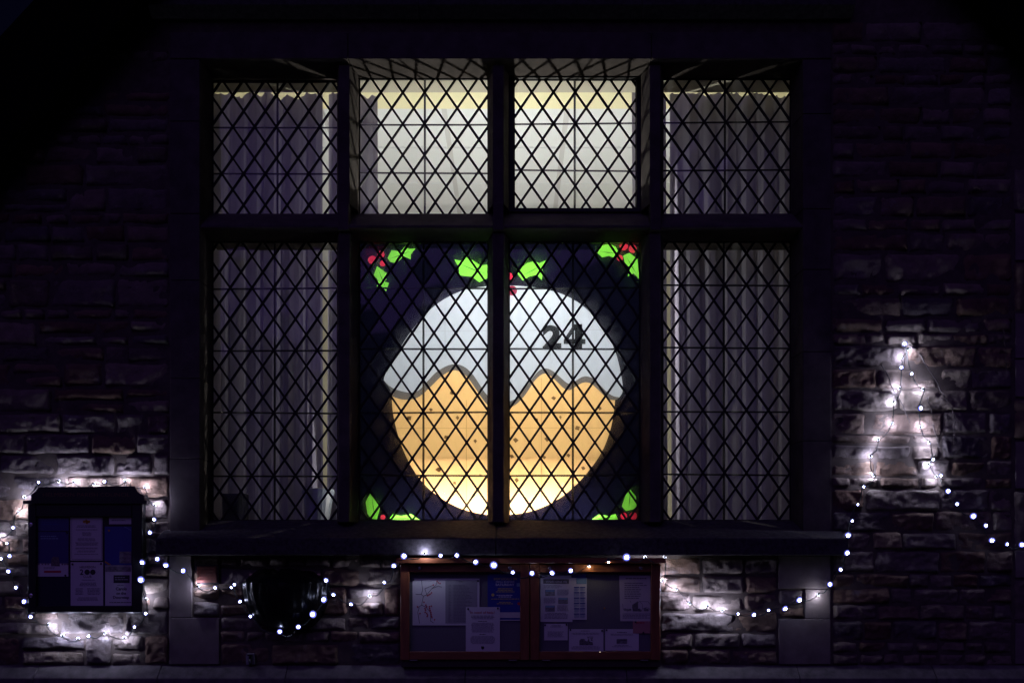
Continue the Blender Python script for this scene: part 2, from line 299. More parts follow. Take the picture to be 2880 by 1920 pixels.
def stone_geo(mb, px0, py0, px1, py1, cell=0.02, proud=None):
    x0, x1, z0, z1 = PX(px0), PX(px1), PZ(py1), PZ(py0)
    w, h = x1-x0, z1-z0
    nx = max(4, int(w/cell)); nz = max(3, int(h/cell))
    pr = proud if proud is not None else random.uniform(0.002, 0.018)
    sd = Vector((random.uniform(0, 99), random.uniform(0, 99), random.uniform(0, 99)))
    tx, tz = random.uniform(-0.018, 0.018), random.uniform(-0.012, 0.02)
    vs = []; idx = {}
    rr = min(w, h)*random.uniform(0.16, 0.34)
    for j in range(nz+1):
        for i in range(nx+1):
            u, v = i/nx, j/nz
            ex, ez = u-0.5, v-0.5
            # rounded, uneven outline
            jx = noise.noise(sd + Vector((0.2, v*h*16, 7)))*0.010 + noise.noise(sd + Vector((u*3, v*3, 1)))*0.004
            jz = noise.noise(sd + Vector((u*w*9, 0.4, 3)))*0.010 + noise.noise(sd + Vector((u*3, v*3, 5)))*0.004
            X = x0 + u*w; Z = z0 + v*h
            dx = min(X-x0, x1-X); dz = min(Z-z0, z1-Z)
            if dx < rr and dz < rr:
                q = math.hypot(rr-dx, rr-dz)
                if q > rr:
                    f = (rr/q); nxp = rr-(rr-dx)*f; nzp = rr-(rr-dz)*f
                    X += (nxp-dx)*(1 if ex < 0 else -1); Z += (nzp-dz)*(1 if ez < 0 else -1); dx, dz = nxp, nzp
            edge = min(dx, dz)
            e = min(1, edge/0.018); dome = (1-(1-e)**2)
            pt = Vector((X*9, 0, Z*11)) + sd
            rel = noise.fractal(pt, 0.9, 2.1, 4)*0.017 + abs(noise.noise(pt*2.3))*0.010 - abs(noise.noise(Vector((X*6, 3, Z*17))+sd))*0.009 + noise.noise(Vector((X*34, 1, Z*52))+sd)*0.006
            y = 0.010 - dome*(pr + 0.010 + tx*ex*2 + tz*ez*2 + rel*(0.4+0.6*e))
            idx[i, j] = len(vs); vs.append((X+jx*(1-0.5*e), min(y, 0.010), Z+jz*(1-0.5*e)))
    fs = [(idx[i, j], idx[i+1, j], idx[i+1, j+1], idx[i, j+1]) for j in range(nz) for i in range(nx)]
    ring = [idx[i, 0] for i in range(nx)] + [idx[nx, j] for j in range(nz)] + [idx[i, nz] for i in range(nx, 0, -1)] + [idx[0, j] for j in range(nz, 0, -1)]
    b = len(vs); vs += [(vs[k][0], 0.06, vs[k][2]) for k in ring]; n = len(ring)
    fs += [(ring[k], b+k, b+(k+1) % n, ring[(k+1) % n]) for k in range(n)]
    mb.add(vs, fs)
HID = [(1122, 1566, 1862, 1862), (80, 1378, 396, 1720)]
def hidden(a, b, c, d): return any(a >= q[0] and b >= q[1] and c <= q[2] and d <= q[3] for q in HID)
stuff = MB(); nst = 0; POOL = []
def courses(x0, x1, ytop, ybot, cut=None):
    global nst
    y = ybot
    while y > ytop + 12:
        h = random.choice([34, 40, 46, 52, 58, 64, 72, 84]); 
        if y - h < ytop + 26: h = y - ytop
        x = x0
        while x < x1 - 4:
            w = random.uniform(1.3, 3.4)*min(h, 66)*random.uniform(0.85, 1.15)
            w = max(52, min(250, w))
            if x1 - (x + w) < 48: w = x1 - x
            jt = random.uniform(-3, 3); gp = random.uniform(1.2, 3.4)
            a, b, c, d = x+gp, y-h+gp+jt*0.4, x+w-gp, y-gp+jt*0.4
            parts = [(a, b, c, d)]
            if h > 70 and random.random() < 0.45:      # two thin stones in one course
                f = random.uniform(0.35, 0.65); mid = b + (d-b)*f; parts = [(a, b, c, mid-3), (a, mid+3, c, d)]
            for q in parts:
                if cut and cut(q): continue
                if hidden(*q): continue
                off = q[2] < 6 or q[0] > 2874 or q[3] < 4
                if off: stone_geo(stuff, *q, cell=0.05)
                else:
                    mb = MB(); near = q[1] > 1150 or q[0] > 2300 and q[1] > 900
                    stone_geo(mb, *q, cell=0.010 if near else 0.024)
                    POOL.append(((q[2]-q[0])*(q[3]-q[1]), mb)); nst += 1
            x += w
        y -= h
random.seed(11)
courses(-168, 477, 40, 1870, cut=lambda q: q[1] < roofL(q[0]) - 30)
courses(2339, 2848, 60, 1870, cut=lambda q: q[1] < roofR(q[2]) - 30)
courses(619, 1128, 1566, 1870); courses(1856, 2188, 1566, 1870)
courses(1128, 1856, 1566, 1590); courses(1128, 1856, 1850, 1870)
courses(541, 619, 1566, 1735); courses(2188, 2262, 1656, 1738)
POOL.sort(key=lambda q: -q[0])
for k, (ar, mb) in enumerate(POOL):                   # the 293 largest stones singly, the small filler stones joined
    if k < 293: mb.build('stone', M['rubble'], wall, smooth=True)
    else: stuff.add(mb.v, mb.f)
if stuff.v: tag(stuff.build('filler_stones', M['rubble'], wall, smooth=True), kind='stuff')
# corner quoins at the right-hand edge
for i, (a, b, x) in enumerate([(470, 600, 2896), (600, 735, 2852), (735, 880, 2896), (880, 1010, 2852), (1010, 1118, 2852), (1118, 1240, 2896), (1240, 1376, 2852), (1376, 1545, 2894), (1545, 1626, 2852), (1626, 1750, 2896), (1750, 1868, 2852)]):
    MB().box((PX(x+3), -0.006, PZ(b-2)), (PX(RX), 0.30, PZ(a+2))).build('quoin', M['ashlar'], wall, bevel=0.004)
    if x > 2860:
        mb = MB(); stone_geo(mb, 2851, a+4, x-2, b-4); mb.build('stone', M['rubble'], wall, smooth=True)
# plinth with chamfered top
xs = [LX-8, 110, 455, 810, 1310, 1760, 2240, 2620, RX+8]
for a, b in zip(xs, xs[1:]):
    x0, x1 = PX(a)+0.0015, PX(b)-0.0015; z0, z1 = PZ(1868), PZ(1902)
    MB().prism([(x0, 0.01, z0), (x0, -0.085, z1), (x0, -0.085, z1-0.28), (x0, 0.01, z1-0.28)], (x1-x0, 0, 0)).build('plinth_stone', M['plinth'], wall, bevel=0.004)
xs = [LX-8, 330, 900, 1500, 2050, 2500, RX+8]
for a, b in zip(xs, xs[1:]):
    x0, x1 = PX(a)+0.002, PX(b)-0.002; zt = PZ(1902)-0.284
    MB().box((x0, -0.083, 0.0), (x1, 0.012, zt)).build('plinth_stone', M['plinth'], wall, bevel=0.004)
# ------------------------------------------------------------------ roof verge
roof = thing('gable_roof', (PX(1575), 3, 6), 'dark overhanging gable roof verge above the stone wall', 'roof')
for nm, pts in (('left', [(250, 205), (0, 205)]), ('right', [(2760, 205), (3010, 205)])):
    sgn = -1 if nm == 'left' else 1
    yo = -0.22
    A = P(1575, roofL(1575), 0); E = P(LX-90 if sgn < 0 else RX+90, roofL(LX-90) if sgn < 0 else roofR(RX+90), 0)
    E = Vector((E.x, 0, E.z)); dn = (E-A).normalized(); up = Vector((-dn.z*sgn*-1, 0, dn.x*sgn*-1))
    if up.z < 0: up = -up
    MB().prism([A+Vector((0, yo+0.04, 0)), E+Vector((0, yo+0.04, 0)), E+up*0.14+Vector((0, yo+0.04, 0)), A+up*0.14+Vector((0, yo+0.04, 0))], (0, 6.2, 0)).build('roof_slope', M['roof'], roof)
    MB().prism([A+Vector((0, yo, 0))-up*0.06, E+Vector((0, yo, 0))-up*0.06, E+up*0.42+Vector((0, yo, 0)), A+up*0.42+Vector((0, yo, 0))], (0, 0.038, 0)).build('barge_board', M['barge'], roof)

# ------------------------------------------------------------------ stone window surround
sur = thing('stone_window_surround', (PX(1408), 0.1, PZ(1560)), 'dressed stone mullioned window surround with transom and deep projecting sill', 'window frame')
LT = [(597, 953), (1010, 1374), (1431, 1800), (1862, 2224)]     # glass columns of the four bays (photo px at the glass)
ZU0, ZU1, ZL0, ZL1 = PZ(605, YG), PZ(222, YG), PZ(1463, YG), PZ(680, YG)
def jamb(pxo, pxi, pxg, brk):
    for a, b in zip(brk, brk[1:]):
        zt, zb = PZ(a)-0.0015, PZ(b)+0.0015
        pts = [(PX(pxo), -0.014, zb), (PX(pxi), -0.014, zb), (PX(pxg, YG), 0.19, zb), (PX(pxg, YG), 0.245, zb), (PX(pxo), 0.245, zb)]
        MB().prism(pts, (0, 0, zt-zb)).build('jamb_stone', M['shade_ashlar'], sur, bevel=0.003)
jamb(480, 563, 597, [170, 344, 603, 790, 1065, 1290, 1500])
jamb(2336, 2257, 2224, [170, 323, 590, 760, 990, 1240, 1500])
# stones of the jamb below the sill
MB().pbox(476, 1562, 539, 1735, -0.012, 0.10).build('jamb_stone', M['ashlar'], sur, bevel=0.003)
MB().pbox(476, 1736.5, 616, 1867, -0.013, 0.10).build('jamb_stone', M['ashlar'], sur, bevel=0.003)
MB().pbox(2190, 1562, 2336, 1654, -0.012, 0.10).build('jamb_stone', M['ashlar'], sur, bevel=0.003)
MB().pbox(2265, 1655.5, 2336, 1739, -0.012, 0.10).build('jamb_stone', M['ashlar'], sur, bevel=0.003)
MB().pbox(2191, 1740.5, 2336, 1867, -0.013, 0.10).build('jamb_stone', M['ashlar'], sur, bevel=0.003)
# lintel, three stones
for a, b in ((480, 979), (980.4, 1831), (1832.4, 2336)):
    x0, x1 = PX(a), PX(b)
    MB().prism([(x0, -0.015, PZ(95)), (x0, -0.015, PZ(168)), (x0, 0.20, ZU1), (x0, 0.245, ZU1), (x0, 0.245, PZ(95))], (x1-x0, 0, 0)).build('lintel_stone', M['shade_ashlar'], sur, bevel=0.003)
# hood mould
for a, b in ((430, 1180), (1181, 1800), (1801, 2392)):
    x0, x1 = PX(a), PX(b)
    MB().prism([(x0, 0.02, PZ(8)), (x0, -0.10, PZ(24)), (x0, -0.10, PZ(38)), (x0, -0.03, PZ(58)), (x0, 0.02, PZ(58))], (x1-x0, 0, 0)).build('hood_mould', M['sill'], sur, bevel=0.004)
# transom
xt0, xt1 = PX(560), PX(2262)
for a, b in ((xt0, PX(1402, YG)-0.001), (PX(1402, YG)+0.001, xt1)):
    MB().prism([(a, -0.002, PZ(641)), (a, -0.002, PZ(634)), (a, 0.19, ZU0), (a, YB, ZU0), (a, YB, ZL1), (a, 0.19, ZL1)], (b-a, 0, 0)).build('transom', M['shade_ashlar'], sur, bevel=0.003)
# mullions
for (a0, a1), (b0, b1) in zip(LT, LT[1:]):
    xl, xr = PX(a1, YG), PX(b0, YG); xc = (xl+xr)/2
    for z0, z1 in ((ZL0-0.02, ZL1-0.004), (ZL1+0.000, ZU0+0.0), (ZU0+0.004, ZU1-0.004)):
        yo = 0.024 if not (z0 == ZL1) else 0.026
        pts = [(xc-0.034, yo, z0), (xc+0.034, yo, z0), (xr, 0.15, z0), (xr, 0.262, z0), (xl, 0.262, z0), (xl, 0.15, z0)]
        if z0 == ZL1: pts = [(xc-0.034, -0.006, z0+0.004), (xc+0.034, -0.006, z0+0.004), (xc+0.034, 0.10, z0+0.004), (xc-0.034, 0.10, z0+0.004)]
        MB().prism(pts, (0, 0, z1-z0)).build('mullion', M['shade_ashlar'], sur, bevel=0.003)
# sill, two stones
ys = -0.15
for a, b in ((437, 1394), (1395.5, 2387)):
    x0, x1 = PX(a, ys), PX(b, ys)
    MB().prism([(x0, YB+0.2, PZ(1463, YG)), (x0, YG-0.03, PZ(1463, YG)), (x0, ys, PZ(1513, ys)), (x0, ys, PZ(1560, ys)), (x0, YB+0.2, PZ(1560, ys))], (x1-x0, 0, 0)).build('sill_stone', M['sill'], sur, bevel=0.005)

# ------------------------------------------------------------------ leaded lights
BAYS = ['beside the left jamb', 'holding the left half of the pudding', 'holding the right half of the pudding', 'beside the right jamb']
k = K(YG); AX, AZ = 30.6/S*k, 44.0/S*k
LDEF = [  # x0,x1,ytop,ybot, crossing, vertical bar, saddle rows, misted, iron frame, label
    (597, 953, 230, 606, (777, 357), 778, (357, 487), 0, 0, 'dim leaded upper light over net curtain nearest the black notice case'),
    (1010, 1374, 221, 606, (1194, 349), 1194, (349, 485), 0, 0, 'bright leaded upper light without an iron casement, beside the opening casement'),
    (1431, 1800, 205, 600, (1618, 348), 1617, (346, 478), 0, 1, 'bright upper leaded light in a black iron opening casement'),
    (1862, 2224, 222, 606, (2042, 344), 2041, (342, 477), 0, 0, 'dim leaded upper light over net curtain on the side of the tree-shaped lights'),
    (597, 953, 680, 1464, (770, 809), 770, (810, 985, 1160, 1338), 1, 0, 'tall leaded lower light over curtain with a dark box on its sill'),
    (1010, 1374, 678, 1464, (1190, 980), 1190, (809, 980, 1159, 1336), 2, 0, 'tall leaded lower light before the pudding half without the number'),
    (1431, 1800, 678, 1464, (1612, 980), 1612, (809, 980, 1159, 1336), 2, 0, 'tall leaded lower light before the pudding half with number 24'),
    (1862, 2224, 680, 1464, (2038, 801), 2038, (801, 977, 1157, 1334), 1, 0, 'tall leaded lower light over plain curtain on the side of the tree-shaped lights'),
]
def clip(poly, x0, x1, z0, z1):
    for ax, lim, sg in ((0, x0, 1), (0, x1, -1), (1, z0, 1), (1, z1, -1)):
        out = []
        for i in range(len(poly)):
            p, q = poly[i-1], poly[i]; dp, dq = (p[ax]-lim)*sg, (q[ax]-lim)*sg
            if (dp >= 0) != (dq >= 0):
                t = dp/(dp-dq); out.append((p[0]+(q[0]-p[0])*t, p[1]+(q[1]-p[1])*t))
            if dq >= 0: out.append(q)
        poly = out
        if not poly: break
    return poly
full = {}
random.seed(5)
for (a0, a1, t0, b0, cr, vb, rows, mist, iron, label) in LDEF:
    x0, x1, z0, z1 = PX(a0, YG), PX(a1, YG), PZ(b0, YG), PZ(t0, YG)
    gm = M['mist'] if mist == 2 else M['glass']
    th = thing('leaded_light', ((x0+x1)/2, YG, z0), label, 'window')
    if iron:
        fw = 0.036
        for q in (((x0, YG-0.03, z0-0.004), (x0+fw*0.95, YG+0.02, z1-0.004)), ((x1-fw*0.7, YG-0.03, z0-0.004), (x1-0.0, YG+0.02, z1-0.004)),
                  ((x0, YG-0.032, z0-0.002), (x1, YG+0.022, z0+fw*0.7)), ((x0, YG-0.032, z1-fw*1.3), (x1, YG+0.022, z1-0.008))):
            MB().box(*q).build('casement_bar', M['iron'], th, bevel=0.003)
        x0 += fw*0.9; x1 -= fw*0.65; z0 += fw*0.6; z1 -= fw*1.2
    cx, cz = PX(cr[0], YG), PZ(cr[1], YG)
    ni, nj = int((x1-x0)/AX)+3, int((z1-z0)/AZ)+3
    i0 = int((x0-cx)/AX)-2; j0 = int((z0-cz)/AZ)-2
    for j in range(j0, j0+nj+4):
        for i in range(i0, i0+ni+4):
            if (i+j) % 2 == 0: continue
            px, pz = cx+i*AX, cz+j*AZ
            dia = [(px-AX, pz), (px, pz-AZ), (px+AX, pz), (px, pz+AZ)]
            c = clip(dia, x0+0.004, x1-0.004, z0+0.004, z1-0.004)
            if len(c) < 3: continue
            ar = abs(sum(c[q-1][0]*c[q][1]-c[q][0]*c[q-1][1] for q in range(len(c))))/2
            if ar < 0.0006: continue
            if len(c) == 4 and all(abs(u[0]-w[0]) < 1e-6 and abs(u[1]-w[1]) < 1e-6 for u, w in zip(sorted(c), sorted(dia))):
                if gm.name not in full:
                    full[gm.name] = MB().add([(-AX, 0, 0), (0, 0, -AZ), (AX, 0, 0), (0, 0, AZ)], [(0, 1, 2, 3)]).mesh('pane', gm, Vector((0,0,0)))
                o = place('pane', full[gm.name], (px, YG, pz), th)
            else:
                mb = MB(); mb.poly([(u, YG, w) for u, w in c]); mx = sum(u for u, w in c)/len(c); mz = sum(w for u, w in c)/len(c)
                o = place('pane', mb.mesh('pane', gm, Vector((mx, YG, mz))), (mx, YG, mz), th)
            o.rotation_euler = (math.radians(random.gauss(0, 0.8)), 0, math.radians(random.gauss(0, 0.8)))
    lm = MB()
    for sg in (1, -1):
        for m in range(-40, 40):
            # x = cx + t*AX ; z = cz + sg*t*AZ + 2*m*AZ
            zc = cz + 2*m*AZ
            ts = sorted(((x0-cx)/AX, (x1-cx)/AX)); tz = sorted(((z0-zc)/(sg*AZ), (z1-zc)/(sg*AZ)))
            ta, tb = max(ts[0], tz[0]), min(ts[1], tz[1])
            if tb - ta < 0.05: continue
            o1, o2 = random.uniform(-.0022, .0022), random.uniform(-.0022, .0022); tm = (ta+tb)/2
            lm.bar((cx+ta*AX, YG+sg*0.0008, zc+sg*ta*AZ+o1), (cx+tm*AX, YG+sg*0.0008, zc+sg*tm*AZ+(o1+o2)*-0.5), 0.0135+random.uniform(-0.001, 0.002), 0.012+sg*0.001)
            lm.bar((cx+tm*AX, YG+sg*0.0008, zc+sg*tm*AZ-(o1+o2)*0.5), (cx+tb*AX, YG+sg*0.0008, zc+sg*tb*AZ+o2), 0.0135+random.uniform(-0.001, 0.002), 0.012+sg*0.001)
    for q in (((x0, z0), (x1, z0)), ((x0, z1), (x1, z1)), ((x0, z0), (x0, z1)), ((x1, z0), (x1, z1))):
        lm.bar((q[0][0], YG, q[0][1]), (q[1][0], YG, q[1][1]), 0.016, 0.009)
    for j in range(j0, j0+nj+4):
        for i in range(i0, i0+ni+4):
            if (i+j) % 2: continue
            px, pz = cx+i*AX, cz+j*AZ
            if x0 < px < x1 and z0 < pz < z1:
                r = random.uniform(0.009, 0.012); lm.lathe((px+random.uniform(-.001,.001), YG-0.0062, pz), [(r, 0), (r*0.8, 0.0016), (r*0.3, 0.0026)], axis=(0, -1, 0), n=6)
    lm.build('lead_came', M['lead'], th)
    for r in rows:
        z = PZ(r, YG); dz = random.uniform(-0.004, 0.004)
        MB().tube([(x0, YG+0.014, z-dz), ((x0+x1)/2, YG+0.0145, z), (x1, YG+0.014, z+dz)], 0.0062, 6).build('saddle_bar', M['iron'], th)
    xv = PX(vb, YG)
    MB().tube([(xv, YG+0.026, z0), (xv, YG+0.026, z1)], 0.0075, 6).build('stanchion_bar', M['iron'], th)

# ------------------------------------------------------------------ room behind the window
RX0, RX1, RY1, RZ0, RZ1 = -2.45, 2.35, 5.2, 0.2, 5.15
def st(o): return tag(o, kind='structure')
st(MB().box((RX0, YB+0.004, RZ0-0.1), (RX1, RY1, RZ0)).build('room_floor', M['floor']))
st(MB().box((RX0-0.1, YB+0.004, RZ0), (RX0, RY1, RZ1)).build('room_wall_left', M['plaster']))
st(MB().box((RX1, YB+0.004, RZ0), (RX1+0.1, RY1, RZ1)).build('room_wall_right', M['plaster']))
st(MB().box((RX0-0.1, RY1, RZ0-0.1), (RX1+0.1, RY1+0.1, RZ1+0.1)).build('room_wall_back', M['plaster']))
st(MB().box((PX(500), 0.249, ZU1+0.002), (PX(2318), YB+0.002, ZU1+0.2)).build('room_window_soffit', M['plaster']))
wf = st(MB().box((RX0, YB+0.003, ZU1+0.003), (RX1, YB+0.02, RZ1)).build('room_wall_front', M['plaster']))
cl = st(MB().box((RX0-0.1, YB+0.004, RZ1+0.02), (RX1+0.1, RY1, RZ1+0.1)).build('room_ceiling', M['batten']))
MB().box((RX0, YB+0.022, RZ1-0.03), (RX1, 1.23, RZ1+0.02)).build('ceiling_strip', M['yellow'], cl)
nx_, ny_ = 5, 5
for i in range(nx_):
    for j in range(ny_):
        a = RX0 + (RX1-RX0)*i/nx_; b = RX0 + (RX1-RX0)*(i+1)/nx_; c = 1.23 + (RY1-1.23)*j/ny_; d = 1.23 + (RY1-1.23)*(j+1)/ny_
        MB().box((a+0.022, c+0.012, RZ1+0.004), (b-0.022, d-0.012, RZ1+0.02)).build('ceiling_panel', M['ceiling'], cl)
inner = st(MB().box((PX(1010, YG), YB+0.2, PZ(1462, YG)-0.2), (PX(1800, YG), YB+0.35, PZ(1462, YG)-0.01)).build('window_seat', M['plaster']))
# pendant lamp in the room
lp = thing('pendant_lamp', (0.02, 1.3, RZ1), 'lit round pendant lamp hanging in the room behind the pudding', 'lamp')
zl = 3.6
MB().tube([(0.02, 1.3, RZ1+0.004), (0.02, 1.3, zl+0.07)], 0.004).build('flex', M['cable'], lp)
MB().lathe((0.02, 1.3, zl+0.045), [(0.022, 0), (0.022, 0.05), (0.012, 0.06)]).build('lamp_holder', M['lamp_metal'], lp)
n = 12; MB().lathe((0.02, 1.3, zl), [(0.05*math.sin(PI*i/8), -0.05*math.cos(PI*i/8)) for i in range(9)], n=12).build('globe', M['room_bulb'], lp, smooth=True)
# strip lamp behind the lower pudding, unseen shelf added to stop its light above
zsh = PZ(1288, 0.27)
sh = thing('light_block_shelf', (PX(1402, 0.4), 0.5, zsh-0.4), 'unseen white shelf board added behind the pudding to block the strip light', 'shelf')
MB().box((PX(1040, .4), 0.275, zsh-0.012), (PX(1770, .4), 0.78, zsh+0.006)).build('board', M['shelf'], sh)
for px in (1046, 1764): MB().box((PX(px, .4)-0.01, 0.50, PZ(1463, YG)-0.0), (PX(px, .4)+0.01, 0.60, zsh-0.012)).build('leg', M['shelf'], sh)
sl = thing('strip_lamp', (PX(1402, .5), 0.54, PZ(1463, YG)), 'lit strip lamp lying on the inner sill behind the pudding', 'lamp')
MB().box((PX(1130, .5), 0.395, PZ(1463, YG)), (PX(1680, .5), 0.445, PZ(1463, YG)+0.03)).build('housing', M['lamp_metal'], sl)
MB().tube([(PX(1132, .5), 0.42, PZ(1463, YG)+0.042), (PX(1678, .5), 0.42, PZ(1463, YG)+0.042)], 0.013, 8).build('tube', M['strip'], sl)
# curtain rail and curtains
cr_ = thing('curtain_rail', (0, 0.47, PZ(250, 0.47)), 'pale green curtain rail across the top inside the window', 'curtain rail')
MB().tube([(PX(560, .47), 0.47, PZ(251, .47)), (PX(2270, .47), 0.47, PZ(247, .47))], 0.011, 8).build('rod', M['rail'], cr_, smooth=True)
for px in (620, 1200, 1630, 2200): MB().box((PX(px, .47)-0.01, YB+0.004, PZ(249, .47)-0.012), (PX(px, .47)+0.01, 0.482, PZ(249, .47)+0.014)).build('bracket', M['rail'], cr_)
def curtain(px0, px1, dens, label, seed):
    random.seed(seed); y0 = 0.50
    xa, xb = PX(px0, y0), PX(px1, y0); zt, zb = PZ(259, y0), PZ(1466, y0)+0.01
    nx, nz = max(80, int((px1-px0)*1.0)), 24; vs = []; fs = []
    fr = [(random.uniform(5, 9), random.uniform(0, 6)), (random.uniform(11, 17), random.uniform(0, 6)), (random.uniform(20, 31), random.uniform(0, 6))]
    for j in range(nz+1):
        v = j/nz
        for i in range(nx+1):
            u = i/nx; X = xa + (xb-xa)*u
            s = X*6.28; drift = 0.02*v*math.sin(3*u+seed)
            ph = 2.6*noise.noise(Vector((X*3.3, v*0.35, seed))) + 0.25*v*math.sin(X*9+seed)
            f = 0.033*math.sin(X*fr[0][0]*8+fr[0][1]+ph*1.6) + 0.0085*math.sin(X*fr[1][0]*8+fr[1][1]-ph) + 0.003*math.sin(X*fr[2][0]*8+fr[2][1]+ph)
            f *= 0.55 + 0.9*abs(noise.noise(Vector((X*2.7, v*0.6, seed+5))))*2
            f += 0.03*noise.noise(Vector((X*4, v*0.8, seed)))
            gather = 0.35 + 0.65*min(1, v*4)
            top = 0.0
            if j == 0: top = -0.075*max(0, noise.noise(Vector((X*9, 0, seed*3.1)))+0.05) - 0.016*abs(math.sin(X*48+noise.noise(Vector((X*20,0,0)))*2)) 
            vs.append((X+drift, y0 + f*gather, zt + (zb-zt)*v + top))
    for j in range(nz):
        for i in range(nx):
            a = j*(nx+1)+i; fs.append((a, a+1, a+nx+2, a+nx+1))
    o = MB().add(vs, fs).build('net_curtain', M['curtain'], smooth=True)
    return tag(o, label, 'curtain', None)
curtain(575, 908, 1, 'wide pale net curtain behind the window bay nearest the black notice case', 3)
curtain(924, 1062, 1, 'narrow pale net curtain behind the mullion nearest the black notice case', 4)
curtain(1776, 1873, 1, 'narrow pale net curtain behind the mullion on the tree-shaped lights side', 6)
curtain(1884, 2250, 1, 'wide pale net curtain behind the window bay beside the tree-shaped lights', 8)
# things on the inner sill
zs = PZ(1463, YG)
bx = thing('speaker_box', (PX(660, .3), 0.32, zs), 'small dark box standing on the inner sill before the curtain', 'box')
MB().box((PX(628, .3), 0.27, zs), (PX(692, .3), 0.37, PZ(1388, .3))).build('case', M['dim_box'], bx, bevel=0.004)
MB().box((PX(634, .3), 0.266, zs+0.05), (PX(686, .3), 0.2695, PZ(1394, .3))).build('front_panel', M['black'], bx)
tb = thing('plastic_tub', (PX(890, .33), 0.36, zs), 'pale blue plastic tub on the inner sill beside a mullion', 'tub')
MB().lathe((PX(893, .35), 0.37, zs), [(0.075, 0), (0.105, 0.19), (0.112, 0.19), (0.112, 0.205), (0.10, 0.205)], n=20).build('body', M['pale'], tb, smooth=False)
MB().lathe((PX(893, .35), 0.37, zs+0.205), [(0.108, 0), (0.108, 0.012), (0.09, 0.017)], n=20).build('lid', M['pale'], tb)

# ------------------------------------------------------------------ pudding display
def Z7(x, y): return (1000 + x*0.5357, 640 + y*0.5357)
def z7(l): return [Z7(*q) for q in l]
def smooth(l, it=2):
    for _ in range(it):
        o = []
        for i in range(len(l)-1):
            p, q = l[i], l[i+1]; o += [(p[0]*.75+q[0]*.25, p[1]*.75+q[1]*.25), (p[0]*.25+q[0]*.75, p[1]*.25+q[1]*.75)]
        l = [l[0]] + o + [l[-1]]
    return l
top = smooth([(148,800),(152,775),(200,690),(270,570),(350,470),(430,395),(520,345),(600,318),(700,306),(800,303),(900,308),(1000,322),(1100,352),(1200,410),(1290,510),(1350,610),(1380,700),(1400,800),(1405,862),(1385,890)])
wave = smooth([(1385,890),(1350,885),(1310,855),(1270,810),(1230,780),(1190,780),(1150,808),(1120,824),(1080,790),(1030,745),(985,735),(950,760),(900,830),(850,892),(805,916),(740,912),(690,882),(650,820),(610,760),(560,720),(500,714),(430,750),(380,802),(340,850),(300,869),(230,857),(175,832),(148,800)])
wave2 = smooth([(1362,905),(1340,905),(1310,888),(1270,846),(1230,812),(1190,812),(1150,838),(1120,857),(1090,842),(1050,800),(1010,766),(980,766),(940,800),(890,882),(840,932),(800,948),(740,950),(700,938),(670,905),(630,845),(590,785),(540,748),(500,750),(450,778),(400,830),(340,885),(300,903),(240,903),(190,884)])
bot = smooth([(190,884),(193,950),(203,1010),(228,1110),(272,1220),(340,1328),(420,1402),(520,1462),(620,1497),(740,1511),(860,1502),(960,1478),(1060,1430),(1150,1360),(1230,1272),(1300,1170),(1340,1060),(1358,960),(1362,905)])
HOLLY = [[(168,160),(190,118),(235,127),(262,97),(280,112),(315,110),(290,140),(290,167),(252,150),(215,188),(183,180)],
         [(113,203),(162,237),(163,272),(150,283),(176,290),(160,335),(138,308),(110,310),(120,278),(96,250)],
         [(518,167),(550,174),(583,158),(612,170),(655,198),(697,195),(690,230),(695,265),(650,287),(612,258),(572,254),(545,250),(542,208)],
         [(850,243),(872,210),(900,186),(940,176),(965,187),(1005,169),(984,210),(978,276),(950,248),(910,258),(876,278)],
         [(1267,130),(1290,95),(1330,84),(1365,100),(1384,130),(1363,160),(1330,148),(1295,157)],
         [(1405,147),(1438,133),(1480,165),(1489,270),(1460,240),(1428,257),(1442,215),(1413,182)],
         [(62,1500),(53,1440),(78,1392),(108,1418),(132,1452),(124,1488),(112,1530),(82,1526)],
         [(172,1532),(196,1503),(240,1512),(292,1500),(335,1532)],
         [(1398,1462),(1418,1402),(1443,1374),(1472,1410),(1477,1462),(1457,1478),(1420,1486)],
         [(1240,1530),(1278,1503),(1330,1512),(1366,1502),(1378,1531)]]
VEIN = [((175,165),(295,120)), ((118,215),(160,320)), ((535,185),(690,245)), ((870,255),(995,185)), ((1280,125),(1375,132)), ((1420,150),(1480,250)), ((85,1405),(100,1515)), ((190,1525),(320,1520)), ((1442,1385),(1435,1475)), ((1255,1525),(1365,1515))]
BERRY = [(88,170,22),(133,141,19),(143,188,16),(805,256,20),(1408,97,22),(1455,112,21),(1388,160,16),(143,1518,13),(1408,1512,18),(1458,1512,20)]
def circ(x, y, r, n=20): return [(x+r*math.cos(2*PI*i/n), y+r*math.sin(2*PI*i/n)) for i in range(n)]
pud = thing('pudding_display', P(1402, 1466, .268), 'giant backlit Christmas pudding window picture numbered 24 with holly sprigs', 'window display')
hole = top + [(1372,900)] + bot[::-1][0:-1] + [(190,884),(180,845)]
YS = 0.268
sheet = [(985, 664), (1826, 664), (1826, 1466), (985, 1466)]
fill([sheet, z7(hole)] + [z7(h) for h in HOLLY] + [z7(circ(*b)) for b in BERRY], YS, 0).build('backing_sheet', M['navy'], pud)
YP = YS + 0.003
fill([z7(top + wave[1:-1])], YP, 0).build('icing', M['icing'], pud)
fill([z7(wave[::-1] + wave2[:])], YP, 0).build('icing_outline', M['band'], pud)
fill([z7(wave2[:-1] + bot[:-1])], YP, 0).build('sponge', M['sponge'], pud)
def grow(l, f):
    cx = sum(a for a, b in l)/len(l); cy_ = sum(b for a, b in l)/len(l); return [(cx+(a-cx)*f, cy_+(b-cy_)*f) for a, b in l]
